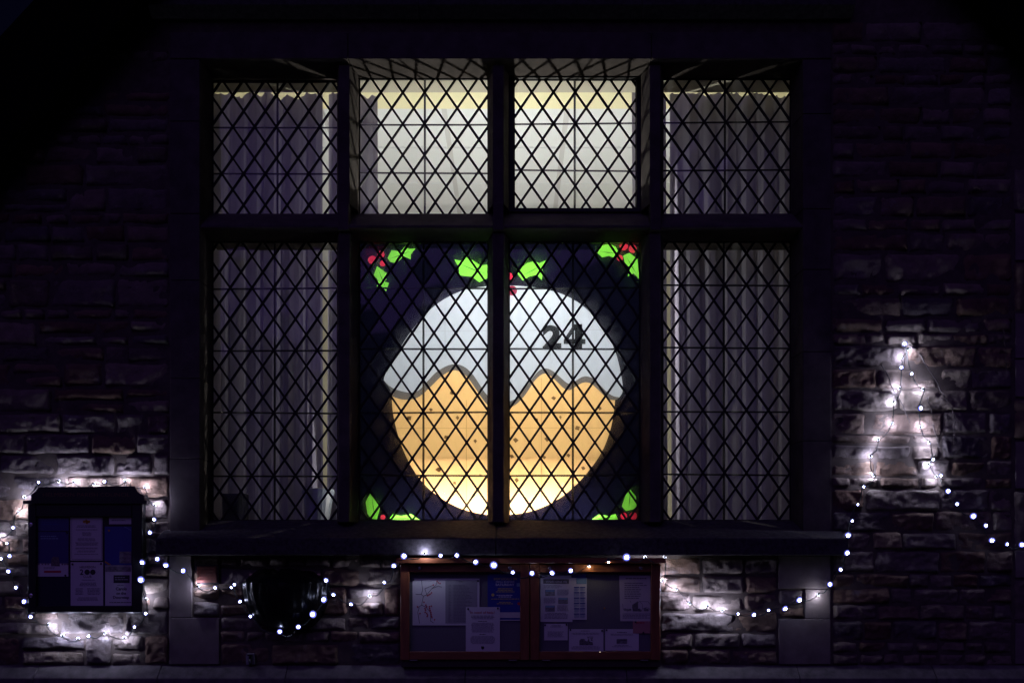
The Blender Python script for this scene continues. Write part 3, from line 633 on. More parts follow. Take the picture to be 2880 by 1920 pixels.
for x in (582, 976): fill([z7([(x-1.6, 905 if x < 700 else 790), (x+1.6, 905 if x < 700 else 790), (x+1.6, 1440), (x-1.6, 1440)])], YS-0.001, 0).build('paper_seam', M['seam'], pud)
for a, b, y_ in ((215, 690, 1052), (805, 1335, 1050)): fill([z7([(a, y_-1.2), (b, y_-1.2), (b, y_+1.2), (a, y_+1.2)])], YS-0.001, 0).build('paper_seam', M['seam'], pud)
for a, b, y_ in ((300, 690, 545), (810, 1300, 540)): fill([z7([(a, y_-1), (b, y_-5), (b, y_-3.4), (a, y_+1)])], YS-0.001, 0).build('paper_seam', M['seam_white'], pud)
for x in (470, 1022): fill([z7([(x-1.2, 420), (x+1.2, 420), (x+1.2, 690), (x-1.2, 690)])], YS-0.001, 0).build('paper_seam', M['seam_white'], pud)
for h, v in zip(HOLLY, VEIN):
    lf = fill([z7(grow(h, 1.06))], YP, 0).build('holly_leaf', M['holly'], pud)
    (a, b), (c, d) = v; n = math.hypot(c-a, d-b); ux, uy = -(d-b)/n*2.2, (c-a)/n*2.2
    fill([z7([(a, b), ((a+c)/2+ux, (b+d)/2+uy+3), (c, d), ((a+c)/2-ux, (b+d)/2-uy+3)])], YS-0.002, 0).build('leaf_vein', M['vein'], lf)
for b in BERRY: fill([z7(circ(b[0], b[1], b[2]*1.08))], YP, 0).build('berry', M['berry'], pud)
fill([z7(circ(822, 331, 26))], YS-0.002, 0).build('berry', M['berry'], pud)
random.seed(2)
for (x, y) in [(280,1000),(395,955),(535,998),(475,1100),(628,1120),(435,1270),(520,1340),(655,1300),(1040,895),(950,1008),(1075,995),(1165,1052),(1005,1110),(840,1115),(820,1200),(990,1205),(1117,1195),(845,1325),(1195,1262),(1282,948),(505,868)]:
    r = random.uniform(9, 14); s = random.uniform(0.6, 1.3); q = random.uniform(-0.5, 0.5)
    pts = [(-r*s, 0), (-r*0.2, -r), (r*s, -r*0.3), (r*0.3, r)]
    fill([z7([(x+a*math.cos(q)-b*math.sin(q), y+a*math.sin(q)+b*math.cos(q)) for a, b in pts])], YS-0.001, 0).build('raisin', M['raisin'], pud)
text(MB(), '2', 1526, 914, 1579, 981, YS-0.004, bold=0.05).build('number', M['digit'], pud)
fill([z7([(1146,506),(1190,506),(1190,584),(1207,584),(1207,611),(1190,611),(1190,633),(1151,633),(1151,611),(1093,611),(1093,588)]), z7([(1151,538),(1151,584),(1119,584)])], YS-0.004, 0).build('number', M['digit'], pud)
# folds of the tissue
mb = MB()
# ------------------------------------------------------------------ paper helpers
def paper(name, px0, py0, px1, py1, y, m, label, cat='notice', skew=0.0):
    pts = [P(px0+skew, py0, y), P(px1+skew, py0, y), P(px1-skew, py1, y), P(px0-skew, py1, y)]
    o = MB().prism(pts, (0, 0.0008, 0)).build(name, m)
    o['y'] = y; del o['y']
    return tag(o, label, cat)
def rect(parent, name, px0, py0, px1, py1, y, m):
    return MB().prism([P(px0, py0, y), P(px1, py0, y), P(px1, py1, y), P(px0, py1, y)], (0, 0.0004, 0)).build(name, m, parent)
def lines(parent, px0, px1, py0, py1, n, y, m=None, center=False, lw=0.45, lo=0.6, words=True):
    mb = MB(); st_ = (py1-py0)/n
    for i in range(n):
        w = (px1-px0)*(random.uniform(lo, 1) if lo < 1 else 1); a = (px0+px1)/2-w/2 if center else px0; b = a+w
        y0_ = py0+st_*i
        x = a
        while x < b-1.0:
            ww = min(random.uniform(3, 11), b-x) if words else b-x
            mb.poly([P(x, y0_, y), P(x+ww, y0_, y), P(x+ww, y0_+st_*lw, y), P(x, y0_+st_*lw, y)]); x += ww+1.3
    return mb.build('small_print', m or M['soft_ink'], parent)
def pins(parent, y, *pts):
    for a, b in pts: MB().lathe(P(a, b, y), [(0.006, 0), (0.0065, 0.004), (0.004, 0.008)], axis=(0, -1, 0), n=8).build('pin', M['pin'], parent)
def blobs(parent, name, l, y, m):
    mb = MB()
    for a, b, r in l: mb.poly([P(a+r*math.cos(2*PI*i/8), b+r*math.sin(2*PI*i/8), y) for i in range(8)])
    return mb.build(name, m, parent)
def strokes(parent, name, paths, w, y, m):
    mb = MB()
    for l in paths:
        for p, q in zip(l, l[1:]): mb.bar(P(*p, y), P(*q, y), w/S, 0.0003)
    return mb.build(name, m, parent)

# ------------------------------------------------------------------ oak notice board under the sill
random.seed(31)
def Z3(x, y): return (1080 + x*0.34864, 1480 + y*0.34864)
YF = -0.085
nb = thing('oak_notice_board', P(1491, 1872, -0.04), 'two-door varnished oak notice board under the stone sill', 'notice board')
MB().pbox(1127, 1584, 1856, 1856, -0.03, 0.004).build('back_box', M['dark_wood'], nb)
MB().pbox(1113, 1568, 1873, 1583, YF-0.045, 0.004).build('top_rail', M['wood_h'], nb, bevel=0.003)
for a, b in ((1127, 1134), (1850, 1857)): MB().pbox(a, 1584, b, 1855, YF+0.006, -0.03).build('side_board', M['wood'], nb)
MB().pbox(1129, 1857, 1858, 1874, -0.06, 0.004).build('bottom_rail', M['dark_wood'], nb)
for (a, b, c, d) in ((1126, 1151, 1463, 1489), (1491.5, 1517, 1831, 1857)):
    dr = MB().pbox(a, 1585, b, 1855, YF, YF+0.03).build('door', M['wood'], nb, bevel=0.003)
    MB().pbox(c, 1585, d, 1855, YF, YF+0.03).build('door_stile', M['wood'], dr, bevel=0.003)
    MB().pbox(b, 1586, c, 1608, YF+0.001, YF+0.029).build('door_rail', M['wood_h'], dr, bevel=0.003)
    MB().pbox(b, 1831, c, 1854, YF+0.001, YF+0.029).build('door_rail', M['wood_h'], dr, bevel=0.003)
    MB().poly([P(b-2, 1606, YF+0.018), P(c+2, 1606, YF+0.018), P(c+2, 1833, YF+0.018), P(b-2, 1833, YF+0.018)]).build('glass_pane', M['case_glass'], dr)
    MB().pbox(b-1, 1601, c+1, 1838, -0.034, -0.031).build('felt', M['felt'], nb)
for x in (1180, 1434, 1547, 1802):
    MB().lathe(P(x, 1596, YF), [(0.012, 0), (0.012, 0.006), (0.009, 0.008), (0.007, 0.005), (0.004, 0.005), (0.003, 0.009)], axis=(0, -1, 0), n=14).build('lock', M['chrome'], nb, smooth=False)
for x in (1163, 1442, 1536, 1812): MB().pbox(x-11, 1854, x+11, 1857, YF-0.003, YF+0.004).build('hinge', M['chrome'], nb)
YA = -0.040
def z3r(a, b, c, d): return (*Z3(a, b), *Z3(c, d))
p = paper('village_map', *z3r(230, 418, 770, 795), YA, M['paper'], 'village map sheet with red dots beside a grey printed list', 'map'); y = YA-0.0012
rect(p, 'list_panel', *z3r(495, 430, 752, 780), y, M['greyp'])
lines(p, *[Z3(560, 0)[0], Z3(720, 0)[0]], Z3(0, 470)[1], Z3(0, 770)[1], 26, y-0.001, M['soft_ink'], lw=0.5); lines(p, Z3(520, 0)[0], Z3(545, 0)[0], Z3(0, 470)[1], Z3(0, 770)[1], 26, y-0.001)
text(MB(), 'Index', *z3r(605, 437, 640, 448), y-0.001).build('heading', M['ink'], p)
strokes(p, 'road_line', [[Z3(*q) for q in l] for l in ([(302,432),(312,515),(300,545),(255,545)],[(300,545),(318,560),(345,548),(385,500),(440,478),(465,488)],[(318,560),(303,632),(268,655)],[(303,632),(340,650),(375,690),(375,760),(400,775)],[(285,650),(272,690),(287,780)],[(385,500),(420,470),(425,440)],[(345,548),(330,500),(400,470)])], 1.2, y, M['ink'])
blobs(p, 'red_dot', [(*Z3(a, b), 2.2) for a, b in [(428,440),(437,452),(452,458),(398,470),(350,556),(362,550),(372,543),(383,533),(322,608),(270,645),(290,700),(338,632),(345,645),(330,660),(335,672),(332,690),(345,700),(352,712),(348,724),(368,660),(372,675),(378,690),(380,705),(383,720),(386,732),(366,645),(408,750),(382,640)]], y-0.001, M['red_ink'])
pins(p, YA, Z3(238, 428), Z3(758, 437))
p = paper('shopping_poster', *z3r(836, 378, 1100, 760), YA+0.0015, M['bluep'], 'deep blue poster about shopping locally with yellow and white lettering', 'poster'); y = YA
for s, m, a in (('SHOP LOCALLY ON', 'yellow_ink', (885, 412, 1072, 431)), ('SMALL BUSINESS', 'white_ink', (902, 439, 1052, 450)), ('SATURDAY', 'white_ink', (900, 458, 1052, 477))):
    text(MB(), s, *z3r(*a), y-0.001, bold=0.02).build('lettering', M[m], p)
lines(p, Z3(900, 0)[0], Z3(1055, 0)[0], Z3(0, 497)[1], Z3(0, 535)[1], 3, y-0.001, M['yellow_ink'], center=True); lines(p, Z3(905, 0)[0], Z3(1045, 0)[0], Z3(0, 550)[1], Z3(0, 576)[1], 2, y-0.001, M['white_ink'], center=True)
lines(p, Z3(865, 0)[0], Z3(1095, 0)[0], Z3(0, 580)[1], Z3(0, 592)[1], 1, y-0.001, M['yellow_ink'], center=True, lo=0.99); lines(p, Z3(900, 0)[0], Z3(1050, 0)[0], Z3(0, 607)[1], Z3(0, 630)[1], 2, y-0.001, M['yellow_ink'], center=True)
rect(p, 'white_strip', *z3r(838, 690, 1098, 735), y-0.001, M['paper2']); rect(p, 'white_edge', *z3r(838, 750, 1098, 758), y-0.001, M['paper2'])
blobs(p, 'badge', [(*Z3(878, 550), 4.5)], y-0.001, M['yellow_ink']); blobs(p, 'red_badge', [(*Z3(1088, 620), 4.5)], y-0.001, M['red_ink']); rect(p, 'logo', *z3r(1070, 455, 1096, 482), y-0.001, M['sky_ink'])
p = paper('help_notice', *z3r(660, 648, 935, 1004), YA-0.004, M['paper'], 'white notice headed In need of help in red', 'notice'); y = YA-0.0052
text(MB(), 'In need of help?', *z3r(697, 682, 893, 707), y, bold=0.01).build('heading', M['red_ink'], p)
lines(p, Z3(698,0)[0], Z3(895,0)[0], Z3(0,717)[1], Z3(0,750)[1], 3, y, center=True, lo=.8); lines(p, Z3(760,0)[0], Z3(830,0)[0], Z3(0,760)[1], Z3(0,770)[1], 1, y, M['ink'], lo=.99)
lines(p, Z3(700,0)[0], Z3(892,0)[0], Z3(0,775)[1], Z3(0,855)[1], 9, y, center=True, lo=.85); lines(p, Z3(770,0)[0], Z3(822,0)[0], Z3(0,865)[1], Z3(0,875)[1], 1, y, M['ink'], lo=.99)
lines(p, Z3(696,0)[0], Z3(896,0)[0], Z3(0,880)[1], Z3(0,948)[1], 8, y, center=True, lo=.85); blobs(p, 'emblem', [(*Z3(796, 978), 4.2), (*Z3(790, 970), 2.5), (*Z3(802, 972), 2.5)], y, M['ink'])
pins(p, YA-0.004, Z3(679, 663), Z3(918, 658))
p = paper('welcome_sheet', *z3r(1262, 394, 1520, 768), YA, M['paper'], 'white newsletter sheet headed Welcome with three small photos', 'notice'); y = YA-0.0012
rect(p, 'banner', *z3r(1285, 423, 1492, 460), y, M['dark_photo']); text(MB(), 'Welcome to', *z3r(1305, 433, 1475, 452), y-0.001).build('heading', M['white_ink'], p)
lines(p, Z3(1287,0)[0], Z3(1490,0)[0], Z3(0,472)[1], Z3(0,500)[1], 3, y, lo=.5)
for i, (a, b) in enumerate(((1300, 508), (1405, 572), (1300, 635))):
    ph = rect(p, 'photo', *z3r(a, b, a+78, b+50), y, M['bark_photo']); rect(ph, 'photo_sky', *z3r(a+3, b+2, a+75, b+16), y-0.0008, M['sky_ink'])
    c = 1397 if a < 1350 else 1290
    lines(p, Z3(c,0)[0], Z3(c+95,0)[0], Z3(0,b)[1], Z3(0,b+48)[1], 7, y, lo=.9)
lines(p, Z3(1287,0)[0], Z3(1492,0)[0], Z3(0,695)[1], Z3(0,748)[1], 5, y, center=True, lo=.7); pins(p, YA, Z3(1268, 405))
p = paper('calendar_strip', *z3r(1512, 372, 1636, 750), YA+0.0015, M['paper'], 'narrow blue and white calendar strip beside the welcome newsletter', 'calendar'); y = YA
rect(p, 'header', *z3r(1512, 372, 1636, 412), y-0.001, M['bluep']); rect(p, 'title_panel', *z3r(1552, 414, 1634, 462), y-0.001, M['sky_ink'])
for i in range(6):
    for j in range(2):
        a = 1532+j*49; b = 485+i*43; rect(p, 'month_bar', *z3r(a, b, a+43, b+8), y-0.001, M['bluep']); lines(p, Z3(a+1,0)[0], Z3(a+42,0)[0], Z3(0,b+12)[1], Z3(0,b+36)[1], 5, y-0.001, M['sky_ink'], lo=.9)
pins(p, YA, Z3(1518, 402), Z3(1633, 400))
p = paper('cottage_notice', *z3r(1902, 394, 2160, 762), YA, M['paper2'], 'pale notice with a grey drawing of a gabled cottage', 'notice', skew=-1.5); y = YA-0.0012
lines(p, Z3(1950,0)[0], Z3(2120,0)[0], Z3(0,415)[1], Z3(0,428)[1], 1, y, M['ink'], lo=.99); lines(p, Z3(1940,0)[0], Z3(2120,0)[0], Z3(0,452)[1], Z3(0,590)[1], 8, y, lo=.6)
fill([[Z3(*q) for q in l] for l in ([(2002,652),(2002,630),(2050,600),(2050,682),(2008,682)],)], y, 0.0003).build('drawing', M['dark_photo'], p)
strokes(p, 'drawing_line', [[Z3(*q) for q in l] for l in ([(2050,615),(2062,600),(2085,628),(2085,668)],[(2062,602),(2130,604),(2150,630)],[(1925,620),(1930,665),(2000,668)],[(2085,660),(2120,650),(2150,668)],[(1985,595),(1992,612)])], 1.3, y, M['soft_ink'])
blobs(p, 'bushes', [(*Z3(a, b), r) for a, b, r in ((1945,668,4),(1965,672,4),(1985,670,3.5),(2058,672,4.5),(2070,676,3.5),(2108,668,5),(2125,672,4))], y-0.0008, M['bark_photo']); lines(p, Z3(1925,0)[0], Z3(2150,0)[0], Z3(0,700)[1], Z3(0,745)[1], 4, y, lo=.8)
p = paper('small_table_notice', *z3r(1292, 783, 1482, 916), YA, M['paper'], 'small blank-looking white notice with faint table under the welcome newsletter', 'notice'); y = YA-0.0012
lines(p, Z3(1335,0)[0], Z3(1445,0)[0], Z3(0,795)[1], Z3(0,815)[1], 2, y, center=True); lines(p, Z3(1320,0)[0], Z3(1455,0)[0], Z3(0,845)[1], Z3(0,895)[1], 5, y, lo=.8); pins(p, YA, Z3(1300, 793), Z3(1472, 790))
p = paper('engine_notice', *z3r(1492, 826, 1770, 1003), YA-0.001, M['paper'], 'white notice with a dark steam engine picture', 'notice'); y = YA-0.0022
lines(p, Z3(1590,0)[0], Z3(1660,0)[0], Z3(0,838)[1], Z3(0,847)[1], 1, y, M['ink'], lo=.99); lines(p, Z3(1510,0)[0], Z3(1745,0)[0], Z3(0,855)[1], Z3(0,872)[1], 3, y, center=True, lo=.85)
fill([[Z3(*q) for q in l] for l in ([(1576,955),(1576,918),(1588,905),(1618,905),(1622,918),(1640,925),(1648,905),(1655,905),(1658,925),(1682,930),(1688,955)],)], y, 0.0003).build('picture', M['dark_photo'], p)
strokes(p, 'smoke_line', [[Z3(*q) for q in l] for l in ([(1640,885),(1648,900),(1655,885)],[(1662,882),(1664,905)],[(1672,884),(1676,915),(1686,884)],[(1668,915),(1688,920)])], 1.3, y, M['ink']); lines(p, Z3(1510,0)[0], Z3(1745,0)[0], Z3(0,965)[1], Z3(0,992)[1], 3, y, center=True, lo=.85); pins(p, YA-0.001, Z3(1504, 832), Z3(1760, 838))
p = paper('skyline_notice', *z3r(1784, 826, 2056, 999), YA-0.001, M['paper'], 'white notice with a small dark landscape picture beside the pink card', 'notice'); y = YA-0.0022
lines(p, Z3(1880,0)[0], Z3(1960,0)[0], Z3(0,850)[1], Z3(0,860)[1], 1, y, M['ink'], lo=.99); lines(p, Z3(1825,0)[0], Z3(2010,0)[0], Z3(0,864)[1], Z3(0,880)[1], 2, y, center=True, lo=.85)
ph = rect(p, 'picture', *z3r(1876, 906, 1962, 944), y, M['bark_photo']); rect(ph, 'picture_band', *z3r(1876, 906, 1962, 922), y-0.0008, M['dark_photo']); lines(p, Z3(1825,0)[0], Z3(2010,0)[0], Z3(0,955)[1], Z3(0,975)[1], 2, y, center=True, lo=.6); pins(p, YA-0.001, Z3(1795, 834))
p = paper('pink_card', *z3r(2008, 762, 2160, 860), YA-0.004, M['pink'], 'pink card pinned over the corner of the landscape notice', 'card'); lines(p, Z3(2030,0)[0], Z3(2110,0)[0], Z3(0,770)[1], Z3(0,790)[1], 1, YA-0.0052, M['red_ink'], lo=.9); pins(p, YA-0.004, Z3(2030, 768), Z3(2092, 853))
o = MB().lathe(P(*Z3(1778, 658), -0.034), [(0.005, 0), (0.006, 0.004), (0.003, 0.007)], axis=(0, -1, 0), n=8).build('drawing_pin', M['orange_ink']); tag(o, 'single brass drawing pin in the bare grey felt', 'pin')

# ------------------------------------------------------------------ black notice case
def Z6(x, y): return (40 + x*0.25513, 1340 + y*0.25513)
def z6r(a, b, c, d): return (*Z6(a, b), *Z6(c, d))
YC = -0.095
nc = thing('black_notice_case', P(240, 1722, -0.05), 'black framed notice case with shaped header ringed by fairy lights', 'notice board')
MB().pbox(78, 1416, 400, 1723, YC+0.03, 0.004).build('body', M['black'], nc, bevel=0.003)
hd = MB().prism([P(a, b, YC) for a, b in ((87,1407),(87,1390),(92,1387),(99,1382),(104,1376),(107,1369),(380,1367),(382,1375),(388,1383),(396,1388),(404,1391),(405,1407))], (0, 0.075, 0)).build('header', M['black'], nc)
text(MB(), 'HELMDON PARISH COUNCIL', *z6r(315, 176, 1275, 218), YC-0.001).build('lettering', M['gold'], hd)
MB().pbox(63, 1407, 413, 1416, YC-0.02, 0.0).build('cornice', M['black'], nc, bevel=0.002)
MB().pbox(99, 1426, 374, 1708, YC+0.0285, YC+0.036).build('baize', M['case_back'], nc)
dr = MB().pbox(78, 1417, 101, 1722, YC, YC+0.029).build('door', M['black'], nc, bevel=0.003)
MB().pbox(371, 1417, 399, 1722, YC, YC+0.029).build('door_stile', M['black'], dr, bevel=0.003)
MB().pbox(101, 1418, 371, 1452, YC+0.001, YC+0.028).build('door_rail', M['black'], dr, bevel=0.003)
MB().pbox(101, 1703, 371, 1721, YC+0.001, YC+0.028).build('door_rail', M['black'], dr, bevel=0.003)
MB().poly([P(99, 1448, YC+0.012), P(373, 1448, YC+0.012), P(373, 1706, YC+0.012), P(99, 1706, YC+0.012)]).build('glass_pane', M['case_glass'], dr)
for q in ((182, 530), (185, 1310)): MB().lathe(P(*Z6(*q), YC), [(0.013, 0), (0.013, 0.004), (0.010, 0.005), (0.008, 0.001)], axis=(0, -1, 0), n=16).build('lock', M['chrome'], dr)
for q in ((1452, 292), (1396, 485)): MB().pbox(Z6(*q)[0]-3, Z6(*q)[1]-6, Z6(*q)[0]+4, Z6(*q)[1]+6, -0.05, -0.02).build('hinge', M['chrome'], nc)
YA = YC+0.026
p = paper('blue_flyer', *z6r(255, 455, 600, 597), YA, M['blue2'], 'blue flyer half hidden behind the door rail of the black case', 'flyer'); lines(p, *[Z6(q, 0)[0] for q in (300, 520)], Z6(0, 500)[1], Z6(0, 540)[1], 2, YA-0.001, M['bluep'])
p = paper('train_flyer', *z6r(245, 606, 598, 1100), YA-0.001, M['blue2'], 'blue flyer with white foot and a red bar', 'flyer'); y = YA-0.0022
rect(p, 'white_foot', *z6r(248, 955, 596, 1098), y, M['paper']); lines(p, Z6(290,0)[0], Z6(490,0)[0], Z6(0,650)[1], Z6(0,700)[1], 2, y, M['sky_ink'], lo=.8)
fill([[Z6(*q) for q in ((405,985),(410,900),(430,880),(490,885),(505,985))]], y-0.001, 0.0003).build('picture', M['dark_photo'], p); blobs(p, 'figures', [(*Z6(a, 962), 3) for a in (270, 310, 345, 375, 530, 560, 585)], y-0.001, M['bark_photo'])
rect(p, 'red_bar', *z6r(328, 1034, 516, 1056), y-0.001, M['red_ink']); lines(p, Z6(325,0)[0], Z6(515,0)[0], Z6(0,995)[1], Z6(0,1020)[1], 2, y-0.001); pins(p, YA-0.001, Z6(565, 1086), Z6(580, 612))
p = paper('menu_notice', *z6r(620, 440, 972, 922), YA, M['paper'], 'bordered white notice with centred small print above the club notice', 'notice'); y = YA-0.0012
strokes(p, 'border_line', [[Z6(*q) for q in ((634,455),(634,908),(964,908),(964,455))]], 0.9, y, M['soft_ink']); blobs(p, 'emblem', [(*Z6(a, b), 4) for a, b in ((770,495),(795,485),(822,495),(800,505))], y, M['orange_ink'])
for a, b, c, d, n in ((680,535,910,565,2),(670,580,925,595,1),(745,612,852,655,4),(690,678,905,712,3),(670,722,930,762,4),(665,780,935,800,2),(685,812,910,835,2),(660,848,930,862,1)): lines(p, Z6(a,0)[0], Z6(c,0)[0], Z6(0,b)[1], Z6(0,d)[1], n, y, center=True, lo=.85)
p = paper('club_notice', *z6r(622, 940, 980, 1419), YA, M['paper'], 'white notice reading Helmdon 200 Club with two dark dots for zeros', 'notice'); y = YA-0.0012
text(MB(), 'HELMDON', *z6r(722, 982, 895, 1006), y).build('lettering', M['ink'], p); text(MB(), '2', *z6r(724, 1018, 762, 1080), y, bold=.02).build('lettering', M['ink'], p); text(MB(), 'CLUB', *z6r(760, 1086, 852, 1110), y).build('lettering', M['ink'], p)
blobs(p, 'zero_dot', [(*Z6(803, 1050), 8), (*Z6(866, 1050), 8)], y, M['ink'])
for a, b, c, d, n in ((742,1133,890,1145,1),(718,1165,915,1210,3),(672,1228,762,1305,5),(800,1228,955,1305,5),(690,1328,930,1368,3)): lines(p, Z6(a,0)[0], Z6(c,0)[0], Z6(0,b)[1], Z6(0,d)[1], n, y, center=True, lo=.85)
pins(p, YA, Z6(643, 962), Z6(958, 958))
p = paper('slip_notice', *z6r(1046, 440, 1290, 522), YA, M['paper'], 'white slip at the top above the plain blue poster', 'notice'); lines(p, Z6(1075,0)[0], Z6(1260,0)[0], Z6(0,475)[1], Z6(0,495)[1], 1, YA-0.0012)
p = paper('blue_poster', *z6r(998, 548, 1292, 972), YA, M['bluep'], 'plain blue poster with small photo and gold corner', 'poster'); y = YA-0.0012
rect(p, 'photo', *z6r(1160, 823, 1290, 952), y, M['bark_photo']); fill([[Z6(*q) for q in ((1000,925),(1070,968),(1040,970),(1000,945))]], y, 0.0003).build('gold_corner', M['orange_ink'], p); strokes(p, 'corner_line', [[Z6(1215, 550), Z6(1288, 590)]], 1.2, y, M['sky_ink']); blobs(p, 'star', [(*Z6(1045, 592), 3)], y, M['orange_ink'])
p = paper('carols_notice', *z6r(1003, 976, 1294, 1419), YA-0.001, M['paper'], 'white notice reading Carols on the Doorstep', 'notice'); y = YA-0.0022
rect(p, 'photo_band', *z6r(1006, 982, 1290, 1045), y, M['bark_photo']); bb = rect(p, 'logo_box', *z6r(1095, 1083, 1272, 1170), y, M['ink']); lines(p, Z6(1110,0)[0], Z6(1258,0)[0], Z6(0,1103)[1], Z6(0,1150)[1], 2, y-0.001, M['greyp'], lo=.6)
for s, a in (('Carols', (1120, 1215, 1240, 1250)), ('on the', (1125, 1266, 1232, 1298)), ('Doorstep', (1090, 1312, 1265, 1352))): text(MB(), s, *z6r(*a), y, bold=.02).build('lettering', M['ink'], p)
lines(p, Z6(1135,0)[0], Z6(1230,0)[0], Z6(0,1190)[1], Z6(0,1205)[1], 1, y); lines(p, Z6(1050,0)[0], Z6(1288,0)[0], Z6(0,1380)[1], Z6(0,1396)[1], 1, y, M['ink'], lo=.99)

# ------------------------------------------------------------------ black plastic covered wall planter
pl = thing('wall_planter', P(800, 1640, -0.1), 'half-round wall planter wrapped in glossy black plastic sheet', 'planter')
nu, nv = 72, 40; vs = []; fs = []
xc = PX(798, -0.08); RXp = 0.5*(PX(922, -0.05)-PX(674, -0.05)); zr = PZ(1638, -0.05); Hh = zr - PZ(1777, -0.05)
for j in range(nv+1):
    v = j/nv; th = v*PI/2; prof = max(0.02, math.cos(th)**0.72)
    for i in range(nu+1):
        u = i/nu; a = PI*u
        cr_n = noise.noise(Vector((a*7, v*1.6, 4))); cr_2 = noise.noise(Vector((a*18+v*2, v*4, 9)))
        r = prof*(1 + 0.026*cr_n*(0.3+prof) + 0.012*cr_2 + 0.010*noise.noise(Vector((a*36, v*9, 1))))
        vs.append((xc - math.cos(a)*RXp*r + 0.03*v*v, 0.01 - math.sin(a)*0.24*r, zr - Hh*math.sin(th) + 0.012*noise.noise(Vector((a*5, 0, 2)))*(1-v)))
for j in range(nv):
    for i in range(nu): q = j*(nu+1)+i; fs.append((q, q+1, q+nu+2, q+nu+1))
MB().add(vs, fs).build('plastic_wrap', M['plastic'], pl, smooth=True)
vs = []; fs = []; nr = 14
for j in range(nr+1):
    for i in range(nu+1):
        a = PI*i/nu; r = 1 - j/nr
        h = 0.095*(1-r**4)*(0.85+0.35*noise.noise(Vector((math.cos(a)*r*3, math.sin(a)*r*3, 2)))) + 0.02*noise.noise(Vector((math.cos(a)*r*9, math.sin(a)*r*9, 5)))*(1-r)
        vs.append((xc - math.cos(a)*RXp*r*0.99, 0.01 - math.sin(a)*0.237*r, zr - 0.002 + h))
for j in range(nr):
    for i in range(nu): q = j*(nu+1)+i; fs.append((q, q+1, q+nu+2, q+nu+1))
MB().add(vs, fs).build('plastic_top', M['plastic'], pl, smooth=True)
for px in (706, 896): MB().pbox(px-4, 1612, px+4, 1630, -0.03, 0.0).build('bracket', M['tag_white'], pl)

# ------------------------------------------------------------------ vent, tap
vt = thing('air_vent', P(583, 1642, -0.03), 'small square rusty red air vent in a dark frame under the sill', 'vent')
MB().pbox(549, 1586, 616, 1643, -0.022, 0.02).build('frame', M['black'], vt, bevel=0.003)
MB().pbox(554, 1591, 610, 1637, -0.027, -0.021).build('panel', M['rust'], vt)
for i in range(5): MB().pbox(557, 1596+i*8.2, 607, 1598.5+i*8.2, -0.030, -0.0265).build('louvre', M['rust'], vt)
tp = thing('outdoor_tap', P(703, 1870, -0.04), 'small black outdoor tap on a grey wall plate above the plinth', 'tap')
MB().pbox(692, 1837, 715, 1868, -0.03, 0.0).build('wall_plate', M['grey_metal'], tp, bevel=0.002)
MB().tube([P(703, 1856, -0.03), P(703, 1856, -0.075), P(704, 1862, -0.085), P(705, 1873, -0.085)], [0.011, 0.012, 0.011, 0.008], 8).build('spout', M['black'], tp, smooth=True)
MB().lathe(P(703, 1852, -0.055), [(0.009, 0), (0.008, 0.02), (0.018, 0.022), (0.018, 0.03), (0.006, 0.032)], n=10).build('handle', M['black'], tp)

# ------------------------------------------------------------------ dry vine stems on the right
def Z5(x, y): return (2260 + x*0.65057, 900 + y*0.65057)
def vine(pts, r, label):
    pts = [P(*Z5(*q), -0.03 + 0.015*math.sin(i*1.7)) for i, q in enumerate(pts)]
    out = []
    for a, b in zip(pts, pts[1:]):
        for t in range(6): out.append(a.lerp(b, t/6) + Vector((random.uniform(-.004,.004), random.uniform(-.003,.003), random.uniform(-.004,.004))))
    out.append(pts[-1]); n = len(out)
    return tag(MB().tube(out, [r*(1-0.6*i/n) for i in range(n)], 5).build('vine_stem', M['stem'], smooth=True), label, 'vine')
vine([(335,190),(362,232),(385,295),(425,360),(452,425),(458,445)], 0.005, 'dry vine stem hanging between the two sides of the tree-shaped lights')
vine([(455,105),(500,145),(535,205),(575,265),(605,325),(640,370),(652,440),(648,545)], 0.005, 'long dry vine stem arching from the tip of the tree-shaped lights')
vine([(535,335),(550,385),(562,420)], 0.004, 'short dry vine twig beside the tree-shaped lights')
vine([(560,455),(585,545),(660,600)], 0.004, 'forked dry vine twig below the short twig')
vine([(865,40),(872,120),(876,225)], 0.003, 'thin straight wire hanging near the corner quoins')

# ------------------------------------------------------------------ fairy lights
def lathe_bulb(mname):      # skirt ring that glows to imitate a halo round the bulb, bright tip
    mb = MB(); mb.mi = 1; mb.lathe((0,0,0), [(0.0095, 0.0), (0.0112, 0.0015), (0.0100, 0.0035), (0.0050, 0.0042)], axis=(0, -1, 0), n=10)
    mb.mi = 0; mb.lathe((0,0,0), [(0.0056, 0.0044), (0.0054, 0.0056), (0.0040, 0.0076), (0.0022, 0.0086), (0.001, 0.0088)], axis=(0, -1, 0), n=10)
    return mb.mesh('bulb', [M[mname], M['halo_w' if mname in ('bulb_w', 'bulb_m') else 'lens']], Vector((0,0,0)), True)
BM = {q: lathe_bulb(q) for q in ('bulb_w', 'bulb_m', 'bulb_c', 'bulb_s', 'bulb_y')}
SOCK = MB().lathe((0,0,0), [(0.0034, -0.016), (0.0058, -0.012), (0.0072, 0.0), (0.0072, 0.0030), (0.0062, 0.0030)], axis=(0, -1, 0), n=8).mesh('socket', M['cable'], Vector((0,0,0)), True)
def Z1(x, y): return (x*0.45918, 1200 + y*0.45918)
def Z2(x, y): return (420 + x*0.30612, 1480 + y*0.30612)
def Z4(x, y): return (1780 + x*0.28068, 1480 + y*0.28068)
